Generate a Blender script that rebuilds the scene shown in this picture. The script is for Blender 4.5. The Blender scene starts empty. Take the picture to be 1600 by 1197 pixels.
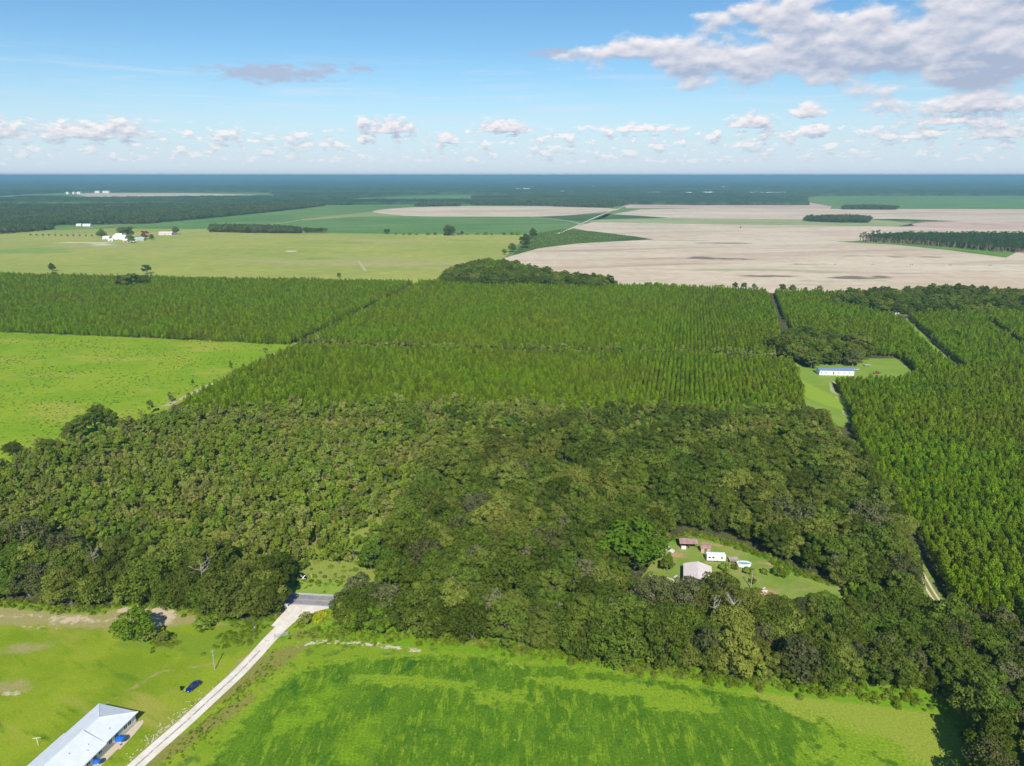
import bpy, bmesh, math, random
import numpy as np
from mathutils import Vector, Matrix
from mathutils.geometry import delaunay_2d_cdt
R = math.radians
rng = np.random.default_rng(7)
random.seed(7)
scene = bpy.context.scene
C = scene.collection

# ------------------------------------------------------------------ camera, sky, sun, exposure
H = 140.0                 # height of the drone in metres
F = 1081.0                # focal length in pixels of a 1600 px wide frame
PITCH = R(16.72)
cam_d = bpy.data.cameras.new('camera')
cam = bpy.data.objects.new('camera', cam_d)
C.objects.link(cam)
cam.location = (0, 0, H)
cam.rotation_euler = (R(90) - PITCH, 0, 0)
cam_d.sensor_fit = 'HORIZONTAL'
cam_d.sensor_width = 36.0
cam_d.lens = 36.0 * F / 1600
cam_d.clip_start = 1.0
cam_d.clip_end = 300000.0
scene.camera = cam
SUN_EL, SUN_AZ = R(43), R(176.2)      # azimuth clockwise from +Y (the view direction)
to_sun = Vector((math.sin(SUN_AZ) * math.cos(SUN_EL), math.cos(SUN_AZ) * math.cos(SUN_EL), math.sin(SUN_EL)))
sd = bpy.data.lights.new('sun', 'SUN')
sd.energy = 5.0
sd.angle = R(0.6)
sd.color = (1.0, 0.95, 0.86)
so = bpy.data.objects.new('sun', sd)
C.objects.link(so)
so.rotation_euler = to_sun.to_track_quat('Z', 'Y').to_euler()
scene.view_settings.view_transform = 'Standard'
scene.view_settings.look = 'None'
scene.view_settings.gamma = 1
scene.view_settings.exposure = 0.22
scene.cycles.max_bounces = 6
scene.cycles.diffuse_bounces = 3
scene.cycles.glossy_bounces = 2
scene.cycles.transmission_bounces = 4
scene.cycles.volume_bounces = 1
scene.cycles.transparent_max_bounces = 8
scene.cycles.use_denoising = True
try:
    scene.cycles.denoiser = 'OPENIMAGEDENOISE'
    scene.cycles.denoising_prefilter = 'ACCURATE'
except Exception:
    pass
scene.cycles.caustics_reflective = False
scene.cycles.caustics_refractive = False
scene.cycles.use_adaptive_sampling = True
scene.cycles.adaptive_threshold = 0.02


def px2dir(x, y):
    a = (x - 800) / F
    b = (598.5 - y) / F
    return a, math.cos(PITCH) + b * math.sin(PITCH), -math.sin(PITCH) + b * math.cos(PITCH)


def G(x, y, z=0.0):
    a, fy, dz = px2dir(x, y)
    t = (z - H) / dz
    return (a * t, fy * t)


def azel(x, y):
    a, fy, dz = px2dir(x, y)
    return math.degrees(math.atan2(a, fy)), math.degrees(math.atan2(dz, math.hypot(a, fy)))


def project(X, Y, Z=0.0):
    """world -> pixel of the 1600 px frame"""
    zr = Z - H
    depth = Y * math.cos(PITCH) - zr * math.sin(PITCH)
    up = Y * math.sin(PITCH) + zr * math.cos(PITCH)
    return 800 + F * X / depth, 598.5 - F * up / depth, depth


class NT:
    """small helper for node trees"""
    def __init__(s, tree):
        s.t = tree
        s.n = tree.nodes
        s.l = tree.links

    def node(s, kind, **kw):
        n = s.n.new(kind)
        for k, v in kw.items():
            setattr(n, k, v)
        return n

    def put(s, sock, v):
        if isinstance(v, bpy.types.NodeSocket):
            s.l.new(v, sock)
        elif v is not None:
            sock.default_value = v

    def math(s, op, a, b=None, c=None, clamp=False):
        n = s.node('ShaderNodeMath', operation=op, use_clamp=clamp)
        for i, v in enumerate((a, b, c)):
            if v is not None:
                s.put(n.inputs[i], v)
        return n.outputs[0]

    def vmath(s, op, a, b=None, c=None):
        n = s.node('ShaderNodeVectorMath', operation=op)
        for i, v in enumerate((a, b, c)):
            if v is not None:
                s.put(n.inputs[i], v)
        return n.outputs['Value'] if op in ('LENGTH', 'DOT_PRODUCT', 'DISTANCE') else n.outputs[0]

    def noise(s, vec, scale, detail=3, rough=0.55, dist=0.0, out='Fac'):
        n = s.node('ShaderNodeTexNoise')
        s.put(n.inputs['Vector'], vec)
        n.inputs['Scale'].default_value = scale
        n.inputs['Detail'].default_value = detail
        n.inputs['Roughness'].default_value = rough
        n.inputs['Distortion'].default_value = dist
        return n.outputs[0] if out == 'Fac' else n.outputs[1]

    def ramp(s, v, lo, hi, a=0.0, b=1.0, smooth=True):
        n = s.node('ShaderNodeMapRange')
        n.interpolation_type = 'SMOOTHSTEP' if smooth else 'LINEAR'
        s.put(n.inputs[0], v)
        for i, q in enumerate((lo, hi, a, b)):
            s.put(n.inputs[1 + i], q)
        return n.outputs[0]

    def mix(s, f, a, b, mode='MIX'):
        n = s.node('ShaderNodeMix', data_type='RGBA', blend_type=mode)
        s.put(n.inputs[0], f)
        for sock, v in ((n.inputs[6], a), (n.inputs[7], b)):
            if isinstance(v, (tuple, list)):
                v = (*v[:3], 1)
            s.put(sock, v)
        return n.outputs[2]


# world: physical sky, with clouds laid out by compass bearing and height above the horizon
def build_world():
    w = bpy.data.worlds.new('World')
    scene.world = w
    w.use_nodes = True
    w.node_tree.nodes.clear()
    T = NT(w.node_tree)
    sky = T.node('ShaderNodeTexSky', sky_type='NISHITA')
    sky.sun_disc = False
    sky.sun_elevation = SUN_EL
    sky.sun_rotation = SUN_AZ
    sky.air_density = 1.0
    sky.dust_density = 0.1
    sky.ozone_density = 2.2
    tc = T.node('ShaderNodeTexCoord')
    sep = T.node('ShaderNodeSeparateXYZ')
    T.l.new(tc.outputs['Generated'], sep.inputs[0])
    az = T.math('MULTIPLY', T.math('ARCTAN2', sep.outputs[0], sep.outputs[1]), 57.29578)
    el = T.math('MULTIPLY', T.math('ARCSINE', sep.outputs[2]), 57.29578)
    comb = T.node('ShaderNodeCombineXYZ')
    T.l.new(az, comb.inputs[0])
    T.l.new(el, comb.inputs[1])
    P = comb.outputs[0]
    # clouds: (px x, px y, half width, height above, height below, strength)
    big = [(1350, 95, 330, 95, 34, 1.15), (1560, 80, 230, 120, 60, 1.2), (1130, 100, 190, 42, 26, .85), (985, 82, 130, 26, 14, .62),
           (1530, 165, 100, 34, 12, .95), (1240, 30, 120, 60, 20, .55)]
    small = [(130, 212, 100, 26, 5, 1.0), (190, 211, 42, 30, 5, .9), (0, 212, 34, 28, 5, .8), (610, 204, 55, 24, 6, 1.0), (570, 200, 16, 26, 6, .8),
             (700, 221, 26, 18, 5, .95), (785, 204, 62, 22, 6, .95), (1175, 196, 46, 24, 5, 1.0), (1262, 180, 32, 22, 6, .85), (1270, 206, 42, 15, 5, .95),
             (1000, 203, 60, 11, 4, .9), (1390, 214, 22, 14, 5, .85), (1440, 212, 32, 16, 5, .8), (1560, 212, 52, 26, 6, .85), (1500, 190, 100, 18, 6, .7),
             (860, 243, 34, 22, 4, .7), (350, 219, 34, 14, 4, .7), (480, 228, 26, 15, 4, .6), (420, 218, 28, 8, 3, .6), (1400, 172, 60, 24, 8, .5), (1170, 228, 30, 16, 4, .8)]
    g = bpy.data.node_groups.new('cloud_field', 'ShaderNodeTree')
    g.interface.new_socket('P', in_out='INPUT', socket_type='NodeSocketVector')
    g.interface.new_socket('Density', in_out='OUTPUT', socket_type='NodeSocketFloat')
    Q = NT(g)
    gi = Q.node('NodeGroupInput')
    go = Q.node('NodeGroupOutput')
    p = gi.outputs[0]
    warp = Q.noise(p, 0.35, 3, 0.5, out='Color')
    pw = Q.vmath('ADD', p, Q.vmath('MULTIPLY', Q.vmath('SUBTRACT', warp, (.5, .5, .5)), (1.8, .7, 0)))
    acc = None
    for (cx, cy, rx, ru, rd, s) in big + small:
        a, e = azel(cx, cy)
        k = 1081 / 57.3
        ix, iu, idn = k / rx, k / ru, ru / rd
        q = Q.vmath('MULTIPLY_ADD', pw if rx > 90 else p, (ix, iu, 0), (-a * ix, -e * iu, 0))
        q = Q.vmath('MAXIMUM', q, Q.vmath('MULTIPLY', q, (-1, -idn, 0)))
        d = Q.vmath('LENGTH', q)
        v = Q.math('MULTIPLY_ADD', d, -s, s)          # s at centre, 0 at the edge
        acc = v if acc is None else Q.math('SMOOTH_MAX', acc, v, 0.12)
    # rows of small distant cumulus in a low band, denser to the right
    sp = Q.node('ShaderNodeSeparateXYZ')
    Q.l.new(p, sp.inputs[0])
    ps = Q.vmath('MULTIPLY', p, (1.0, 2.1, 1))
    band = Q.math('MULTIPLY', Q.ramp(sp.outputs[1], 0.3, 1.1), Q.ramp(sp.outputs[1], 5.2, 3.0))
    n1 = Q.noise(ps, 0.75, 3, 0.5)
    low = Q.math('MULTIPLY', band, Q.ramp(n1, 0.36, 0.72, -0.10, 0.60))
    acc = Q.math('MAXIMUM', acc, Q.math('SUBTRACT', low, Q.math('SUBTRACT', 1.02, band)))
    pt = Q.vmath('MULTIPLY', p, (1.0, 1.8, 1))
    band2 = Q.math('MULTIPLY', Q.ramp(sp.outputs[1], 0.2, 0.8), Q.ramp(sp.outputs[1], 3.2, 1.6))
    tiny = Q.math('SUBTRACT', Q.ramp(Q.noise(pt, 1.9, 4, 0.55), 0.45, 0.75, -0.2, 0.7), Q.math('MULTIPLY', Q.math('SUBTRACT', 1.0, band2), 1.2))
    acc = Q.math('MAXIMUM', acc, tiny)
    n2 = Q.noise(ps, 1.25, 6, 0.58)
    nb = Q.noise(Q.vmath('MULTIPLY', p, (1, 1.9, 1)), 0.27, 7, 0.52)
    hi = Q.ramp(sp.outputs[1], 4.0, 5.6)
    lowd = Q.math('MULTIPLY', Q.math('SUBTRACT', n2, 0.5), 1.7)
    bigd = Q.math('MULTIPLY', Q.math('SUBTRACT', nb, 0.5), 2.6)
    det = Q.math('ADD', Q.math('MULTIPLY', bigd, hi), Q.math('MULTIPLY', lowd, Q.math('SUBTRACT', 1.0, hi)))
    dens = Q.math('ADD', acc, Q.math('MULTIPLY', det, Q.ramp(acc, -0.55, 0.05, 0.0, 1.0)))
    Q.l.new(dens, go.inputs[0])

    def field(vec):
        n = T.node('ShaderNodeGroup')
        n.node_tree = g
        T.l.new(vec, n.inputs[0])
        return n.outputs[0]
    d0 = field(P)
    d1 = field(T.vmath('ADD', P, (-0.10, 0.40, 0)))
    alpha = T.ramp(d0, 0.08, 0.56)
    lit = T.math('ADD', T.math('MULTIPLY', T.math('SUBTRACT', d0, d1), 1.25), 0.42, clamp=True)
    lit = T.math('SUBTRACT', lit, T.ramp(d0, 0.45, 1.4, 0.0, 0.42), clamp=True)
    ccol = T.mix(lit, (0.36, 0.42, 0.55), (0.86, 0.81, 0.81))
    # thin high streaks
    pst = T.vmath('MULTIPLY', P, (0.09, 1.5, 1))
    st = T.noise(pst, 1.1, 6, 0.6, 0.4)
    elr = T.math('MULTIPLY', T.ramp(el, 2.0, 4.0), T.ramp(el, 9.5, 5.0))
    stm = T.math('MULTIPLY', T.math('MULTIPLY', T.ramp(st, 0.46, 0.74), elr), 0.6)
    # the lavender grey streaks
    streaks = None
    for (cx, cy, rx, ry, s) in [(425, 115, 115, 17, 1.0), (505, 106, 50, 10, .8), (565, 108, 30, 10, .5), (890, 84, 110, 10, .8), (1000, 76, 60, 14, .6)]:
        a, e = azel(cx, cy)
        k = 1081 / 57.3
        q = T.vmath('MULTIPLY_ADD', P, (k / rx, k / ry, 0), (-a * k / rx, -e * k / ry, 0))
        v = T.math('MULTIPLY_ADD', T.vmath('LENGTH', q), -s, s)
        streaks = v if streaks is None else T.math('MAXIMUM', streaks, v)
    n4 = T.noise(T.vmath('MULTIPLY', P, (0.6, 1.8, 1)), 1.2, 7, 0.62)
    sm = T.ramp(T.math('ADD', streaks, T.math('MULTIPLY', T.math('SUBTRACT', n4, 0.5), 2.2)), 0.10, 0.75, 0, 0.85)
    # colour of the blue: the physical sky, a little more saturated, its horizon a little paler and bluer
    hs = T.node('ShaderNodeHueSaturation')
    hs.inputs['Saturation'].default_value = SKY_SAT
    hs.inputs['Value'].default_value = 1.0
    T.l.new(sky.outputs[0], hs.inputs['Color'])
    base = T.mix(1.0, hs.outputs[0], SKY_TINT, 'MULTIPLY')
    hz_ = T.ramp(el, -1.0, 11.0, 1.0, 0.0)
    hz_ = T.math('POWER', hz_, 1.6)
    base = T.mix(T.math('MULTIPLY', hz_, 0.95), base, tuple(v / SKY_STRENGTH for v in (0.54, 0.63, 0.76)))
    # scale the cloud colours to the sky's own units (the background strength brings both down)
    k = 1.0 / SKY_STRENGTH

    def sc(col, f):
        return T.vmath('SCALE', col, None) if False else T.mix(1.0, col, (f, f, f), 'MULTIPLY')
    vmul = T.node('ShaderNodeVectorMath', operation='SCALE')
    T.l.new(ccol, vmul.inputs[0])
    vmul.inputs['Scale'].default_value = k
    c1 = T.mix(stm, base, tuple(k * v for v in (0.58, 0.68, 0.80)))
    c2 = T.mix(sm, c1, tuple(k * v for v in (0.38, 0.44, 0.58)))
    c3 = T.mix(T.math('MULTIPLY', alpha, T.ramp(el, 0.2, 3.6, 0.30, 0.94)), c2, vmul.outputs[0])
    bg = T.node('ShaderNodeBackground')
    bg.inputs['Strength'].default_value = SKY_STRENGTH
    T.l.new(c3, bg.inputs['Color'])
    out = T.node('ShaderNodeOutputWorld')
    T.l.new(bg.outputs[0], out.inputs[0])
    w.cycles.sampling_method = 'MANUAL'
    w.cycles.sample_map_resolution = 512


SKY_STRENGTH = 0.08
SKY_SAT = 1.12
SKY_TINT = (0.90, 1.16, 1.28)
build_world()

# ------------------------------------------------------------------ object helpers
def tag(o, label=None, cat=None, group=None, kind=None):
    if label: o['label'] = label
    if cat: o['category'] = cat
    if group: o['group'] = group
    if kind: o['kind'] = kind
    return o


def empty(name, loc=(0, 0, 0), rz=0.0, **kw):
    o = bpy.data.objects.new(name, None)
    o.empty_display_size = 0.5
    C.objects.link(o)
    o.location = loc
    o.rotation_euler = (0, 0, rz)
    return tag(o, **kw)


def mesh_obj(name, verts, faces, mats, parent=None, midx=None, link=True, smooth=False):
    me = bpy.data.meshes.new(name)
    me.from_pydata([tuple(v) for v in verts], [], [tuple(f) for f in faces])
    for m in (mats if isinstance(mats, (list, tuple)) else [mats]):
        me.materials.append(m)
    if midx is not None:
        me.polygons.foreach_set('material_index', np.asarray(midx, dtype=np.int32))
    if smooth:
        me.polygons.foreach_set('use_smooth', np.ones(len(me.polygons), dtype=bool))
    me.update()
    o = bpy.data.objects.new(name, me)
    if link:
        C.objects.link(o)
    if parent is not None:
        o.parent = parent
    return o


class MB:
    """collects boxes, tubes and prisms and links them as ONE mesh object"""
    def __init__(s):
        s.v = []
        s.f = []

    def add(s, vs, fs):
        n = len(s.v)
        s.v += [tuple(v) for v in vs]
        s.f += [tuple(i + n for i in f) for f in fs]
        return s

    def box(s, x0, y0, z0, x1, y1, z1):
        vs = [(x, y, z) for z in (z0, z1) for (x, y) in ((x0, y0), (x1, y0), (x1, y1), (x0, y1))]
        return s.add(vs, [(0, 3, 2, 1), (4, 5, 6, 7), (0, 1, 5, 4), (1, 2, 6, 5), (2, 3, 7, 6), (3, 0, 4, 7)])

    def tube(s, path, radii, seg=8, cap=True):
        rings = []
        n = len(path)
        for i, p in enumerate(path):
            p = Vector(p)
            a = Vector(path[max(i - 1, 0)])
            b = Vector(path[min(i + 1, n - 1)])
            d = (b - a).normalized()
            u = d.cross(Vector((0, 0, 1)))
            if u.length < 1e-3:
                u = Vector((1, 0, 0))
            u.normalize()
            w = d.cross(u).normalized()
            r = radii[i] if isinstance(radii, (list, tuple)) else radii
            rings.append([p + (u * math.cos(t) + w * math.sin(t)) * r for t in (2 * math.pi * k / seg for k in range(seg))])
        vs = [v for ring in rings for v in ring]
        fs = []
        for i in range(n - 1):
            for k in range(seg):
                k2 = (k + 1) % seg
                fs.append((i * seg + k, i * seg + k2, (i + 1) * seg + k2, (i + 1) * seg + k))
        if cap:
            fs.append(tuple(range(seg))[::-1])
            fs.append(tuple((n - 1) * seg + k for k in range(seg)))
        return s.add(vs, fs)

    def prism(s, pts, z0, z1):
        n = len(pts)
        vs = [(x, y, z0) for x, y in pts] + [(x, y, z1) for x, y in pts]
        fs = [tuple(range(n))[::-1], tuple(range(n, 2 * n))] + [(i, (i + 1) % n, n + (i + 1) % n, n + i) for i in range(n)]
        return s.add(vs, fs)

    def build(s, name, mat, parent=None, smooth=False, link=True):
        return mesh_obj(name, s.v, s.f, mat, parent, smooth=smooth, link=link)


# ------------------------------------------------------------------ materials
MATS = {}


def plain(name, col, rough=0.7, metal=0.0, var=0.12, scale=3.0, bump=0.0, spec=0.3):
    if name in MATS: return MATS[name]
    m = bpy.data.materials.new(name)
    m.use_nodes = True
    T = NT(m.node_tree)
    b = T.n['Principled BSDF']
    tc = T.node('ShaderNodeTexCoord')
    n = T.noise(tc.outputs['Object'], scale, 4, 0.6)
    lo = tuple(c * (1 - var) for c in col)
    hi = tuple(min(1, c * (1 + var)) for c in col)
    T.put(b.inputs['Base Color'], T.mix(T.ramp(n, 0.3, 0.7), lo, hi))
    b.inputs['Roughness'].default_value = rough
    b.inputs['Metallic'].default_value = metal
    b.inputs['Specular IOR Level'].default_value = spec
    if bump:
        bp = T.node('ShaderNodeBump')
        bp.inputs['Strength'].default_value = bump
        bp.inputs['Distance'].default_value = 0.05
        T.l.new(n, bp.inputs['Height'])
        T.l.new(bp.outputs[0], b.inputs['Normal'])
    MATS[name] = m
    return m


def leaf(name, a, b, c=None, hue=0.03, val=0.35, trans=0.3, wscale=0.03, spot=0.25):
    """foliage: two greens mixed in clumps, a third in patches over the land, and each tree a little different"""
    if name in MATS: return MATS[name]
    m = bpy.data.materials.new(name)
    m.use_nodes = True
    T = NT(m.node_tree)
    T.n.clear()
    tc = T.node('ShaderNodeTexCoord')
    geo = T.node('ShaderNodeNewGeometry')
    oi = T.node('ShaderNodeObjectInfo')
    n = T.noise(tc.outputs['Object'], 0.55, 2, 0.5)
    col = T.mix(T.ramp(n, 0.35, 0.65), a, b)
    if c is not None:
        n2 = T.noise(geo.outputs['Position'], wscale, 3, 0.6)
        n2 = T.math('ADD', n2, T.math('MULTIPLY', T.math('SUBTRACT', oi.outputs['Random'], 0.5), 0.35))
        col = T.mix(T.ramp(n2, 0.46, 0.68), col, c)
    n3 = T.noise(tc.outputs['Object'], 6.0, 1, 0.5)
    hs = T.node('ShaderNodeHueSaturation')
    T.put(hs.inputs['Color'], col)
    r = oi.outputs['Random']
    T.put(hs.inputs['Hue'], T.ramp(r, 0, 1, 0.5 - hue, 0.5 + hue, smooth=False))
    r2 = T.math('FRACT', T.math('MULTIPLY', r, 17.31))
    v = T.math('MULTIPLY', T.ramp(r2, 0, 1, 1 - val, 1 + val, smooth=False), T.ramp(n3, 0.3, 0.7, 1 - spot, 1 + spot))
    T.put(hs.inputs['Value'], v)
    d = T.node('ShaderNodeBsdfDiffuse')
    t = T.node('ShaderNodeBsdfTranslucent')
    T.l.new(hs.outputs[0], d.inputs[0])
    T.put(t.inputs[0], T.mix(1.0, hs.outputs[0], (1.25, 1.3, 0.7), 'MULTIPLY'))
    mx = T.node('ShaderNodeMixShader')
    mx.inputs[0].default_value = trans
    T.l.new(d.outputs[0], mx.inputs[1])
    T.l.new(t.outputs[0], mx.inputs[2])
    out = T.node('ShaderNodeOutputMaterial')
    T.l.new(mx.outputs[0], out.inputs[0])
    MATS[name] = m
    return m


def soil(name, a, b, layers=(), s1=0.05, fine=1.2, finevar=0.18, stretch=None, rough=0.95, bump=0.25, bdist=0.15):
    """ground cover. layers: (mask, colour, ...) where mask is ('noise', scale, lo, hi, stretch_rot, stretch) or ('attr', name, noise_amount, noise_scale)"""
    m = bpy.data.materials.new(name)
    m.use_nodes = True
    T = NT(m.node_tree)
    bs = T.n['Principled BSDF']
    bs.inputs['Roughness'].default_value = rough
    bs.inputs['Specular IOR Level'].default_value = 0.1
    geo = T.node('ShaderNodeNewGeometry')
    P = geo.outputs['Position']

    def rot(v, deg, sx, sy):
        mp = T.node('ShaderNodeMapping')
        mp.vector_type = 'TEXTURE'
        T.l.new(v, mp.inputs[0])
        mp.inputs['Rotation'].default_value = (0, 0, -R(deg))
        mp.inputs['Scale'].default_value = (sx, sy, 1)
        return mp.outputs[0]
    col = T.mix(T.ramp(T.noise(P, s1, 5, 0.62), 0.36, 0.64), a, b)
    for mask, lc in layers:
        if mask[0] == 'noise':
            _, sc, lo, hi, deg, sx, sy = mask
            f = T.ramp(T.noise(rot(P, deg, sx, sy), sc, 5, 0.62), lo, hi)
        else:
            _, an, amt, ns = mask
            at = T.node('ShaderNodeAttribute', attribute_name=an)
            v = T.math('ADD', at.outputs['Fac'], T.math('MULTIPLY', T.math('SUBTRACT', T.noise(P, ns, 5, 0.65), 0.5), amt))
            f = T.ramp(v, 0.38, 0.62)
        col = T.mix(f, col, lc)
    fn = T.noise(P, fine, 4, 0.7)
    fv = T.ramp(fn, 0.25, 0.75, 1 - finevar, 1 + finevar)
    cc = T.node('ShaderNodeCombineXYZ')
    for i in range(3): T.l.new(fv, cc.inputs[i])
    col = T.mix(1.0, col, cc.outputs[0], 'MULTIPLY')
    T.put(bs.inputs['Base Color'], col)
    if bump:
        bp = T.node('ShaderNodeBump')
        bp.inputs['Strength'].default_value = bump
        bp.inputs['Distance'].default_value = bdist
        T.l.new(fn, bp.inputs['Height'])
        T.l.new(bp.outputs[0], bs.inputs['Normal'])
    MATS[name] = m
    return m


# ------------------------------------------------------------------ geometry of the land
def smooth_pts(pts, n=6, closed=True):
    pts = [np.array(p, float) for p in pts]
    out = []
    N = len(pts)
    rngi = range(N) if closed else range(N - 1)
    for i in rngi:
        g = (lambda k: pts[k % N]) if closed else (lambda k: pts[min(max(k, 0), N - 1)])
        p0, p1, p2, p3 = g(i - 1), g(i), g(i + 1), g(i + 2)
        for k in range(n):
            t = k / n
            out.append(0.5 * ((2 * p1) + (-p0 + p2) * t + (2 * p0 - 5 * p1 + 4 * p2 - p3) * t * t + (-p0 + 3 * p1 - 3 * p2 + p3) * t ** 3))
    if not closed: out.append(pts[-1])
    return [tuple(p) for p in out]


def ground_poly(px, smooth=0, z=0.0):
    g = [G(x, y, z) for x, y in px]
    return smooth_pts(g, smooth) if smooth else g


def inside(P, poly):
    """P (N,2) in polygon"""
    x, y = P[:, 0], P[:, 1]
    res = np.zeros(len(P), bool)
    n = len(poly)
    for i in range(n):
        x0, y0 = poly[i]
        x1, y1 = poly[(i + 1) % n]
        c = (y0 > y) != (y1 > y)
        with np.errstate(divide='ignore', invalid='ignore'):
            xi = (x1 - x0) * (y - y0) / (y1 - y0 + 1e-12) + x0
        res ^= c & (x < xi)
    return res


def dist_line(P, line):
    d = np.full(len(P), 1e9)
    for (a, b) in zip(line[:-1], line[1:]):
        a = np.array(a); b = np.array(b)
        ab = b - a
        t = np.clip(((P - a) @ ab) / (ab @ ab + 1e-9), 0, 1)
        d = np.minimum(d, np.hypot(*(P - (a + t[:, None] * ab)).T))
    return d


def band(line, w):
    """polygon of a strip of width w (or a list of widths) along a ground polyline"""
    L, Rr = [], []
    n = len(line)
    for i in range(n):
        a = np.array(line[max(i - 1, 0)]); b = np.array(line[min(i + 1, n - 1)])
        d = (b - a) / (np.linalg.norm(b - a) + 1e-9)
        nn = np.array((-d[1], d[0]))
        ww = w[i] if isinstance(w, (list, tuple)) else w
        L.append(tuple(np.array(line[i]) + nn * ww / 2))
        Rr.append(tuple(np.array(line[i]) - nn * ww / 2))
    return L + Rr[::-1]


LAYER = [0]


def sheet(name, poly, mat, z, res=None, attrs=None, kind='structure', label=None, wob=0.0):
    """a land sheet inside the ground polygon, with grid points every res metres that carry attributes"""
    poly = [tuple(p) for p in poly]
    A = np.array(poly)
    pts = [Vector(p) for p in poly]
    edges = [(i, (i + 1) % len(poly)) for i in range(len(poly))]
    if res:
        x0, y0 = A.min(0); x1, y1 = A.max(0)
        gx, gy = np.meshgrid(np.arange(x0, x1, res), np.arange(y0, y1, res))
        g = np.stack([gx.ravel(), gy.ravel()], 1) + rng.uniform(-.2, .2, (gx.size, 2)) * res
        g = g[inside(g, poly)]
        dl = dist_line(g, poly + [poly[0]]) if len(poly) < 400 else np.full(len(g), 1e9)
        g = g[dl > res * 0.3]
        pts += [Vector(p) for p in g]
    v, e, f, *_ = delaunay_2d_cdt(pts, edges, [list(range(len(poly)))], 1, 1e-4)
    V = np.array([(p.x, p.y, z) for p in v])
    o = mesh_obj(name, V, [tuple(q) for q in f], mat)
    me = o.data
    nz = np.zeros(len(me.polygons) * 3)
    me.polygons.foreach_get('normal', nz)
    if len(me.polygons) and nz[2] < 0:
        me.flip_normals()
    if attrs:
        for k, fn in attrs.items():
            at = me.attributes.new(k, 'FLOAT', 'POINT')
            at.data.foreach_set('value', np.clip(fn(V[:, :2]), 0, 1).astype(np.float32))
    return tag(o, label=label, kind=kind)


def ell(P, px, py, rx, ry, rot=0.0):
    """soft ellipse around the ground point under the pixel, radii in metres: 1 inside .. 0 outside"""
    c = G(px, py)
    q = P - np.array(c)
    cr, sr = math.cos(R(rot)), math.sin(R(rot))
    u = (q[:, 0] * cr + q[:, 1] * sr) / rx
    v = (-q[:, 0] * sr + q[:, 1] * cr) / ry
    return np.clip(1.3 - 0.8 * np.hypot(u, v), 0, 1)


def mx(*a):
    r = a[0]
    for b in a[1:]: r = np.maximum(r, b)
    return r


# --- base ground to the horizon
M_floor = soil('forest_floor', (0.050, 0.062, 0.020), (0.095, 0.105, 0.032), [(('noise', 0.4, 0.5, 0.62, 0, 1, 1), (0.13, 0.115, 0.055))], 0.03, 0.9, 0.3)
ring = [(60000 * math.cos(2 * math.pi * k / 96), 60000 * math.sin(2 * math.pi * k / 96)) for k in range(96)]
gv = [(0, 0, 0)] + [(x, y, 0) for x, y in ring]
tag(mesh_obj('ground', gv, [(0, 1 + k, 1 + (k + 1) % 96) for k in range(96)], M_floor), kind='structure')

# --- lines used by several things
drive_px = [(498, 940), (462, 962), (430, 990), (400, 1023), (370, 1054), (330, 1091), (290, 1128), (250, 1163), (212, 1197), (160, 1243), (60, 1330)]
drive_line = smooth_pts([G(*p) for p in drive_px], 5, closed=False)
road_c = [G(456, 936), G(570, 942.5)]
rd = np.array(road_c[1]) - np.array(road_c[0])
rd = rd / np.linalg.norm(rd)
road_line = [tuple(np.array(road_c[0]) + rd * t) for t in (-420, -200, -100, -40, 0, 40, 100, 150, 196)]
road_line = [(x, y) for x, y in road_line]
W_ROAD = 6.2
lane_r = [G(1420, 860), G(1438, 895), G(1455, 925), G(1475, 955), G(1492, 985)]
lane_r = smooth_pts(lane_r, 4, closed=False)

# --- near sheets
lawn_poly = ground_poly([(-420, 925), (0, 938), (100, 948), (150, 952), (200, 940), (300, 950), (385, 972), (440, 962), (455, 958), (440, 975), (400, 1016), (330, 1084), (212, 1190), (60, 1325), (-520, 1500)])
M_lawn = soil('lawn_grass', (0.165, 0.245, 0.010), (0.235, 0.30, 0.018),
              [(('noise', 0.06, 0.5, 0.68, 25, 2.2, 0.7), (0.285, 0.29, 0.045)),
               (('noise', 0.11, 0.55, 0.7, 30, 1.6, 0.5), (0.115, 0.20, 0.010)),
               (('attr', 'dry', 0.75, 0.22), (0.30, 0.27, 0.10)),
               (('attr', 'weeds', 1.0, 0.25), (0.165, 0.25, 0.018)),
               (('attr', 'sand', 1.15, 0.4), (0.52, 0.42, 0.28))], 0.05, 1.6, 0.16)
track1 = [G(0, 962), G(60, 962), G(120, 968), G(160, 972), G(200, 962), G(240, 955)]
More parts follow.
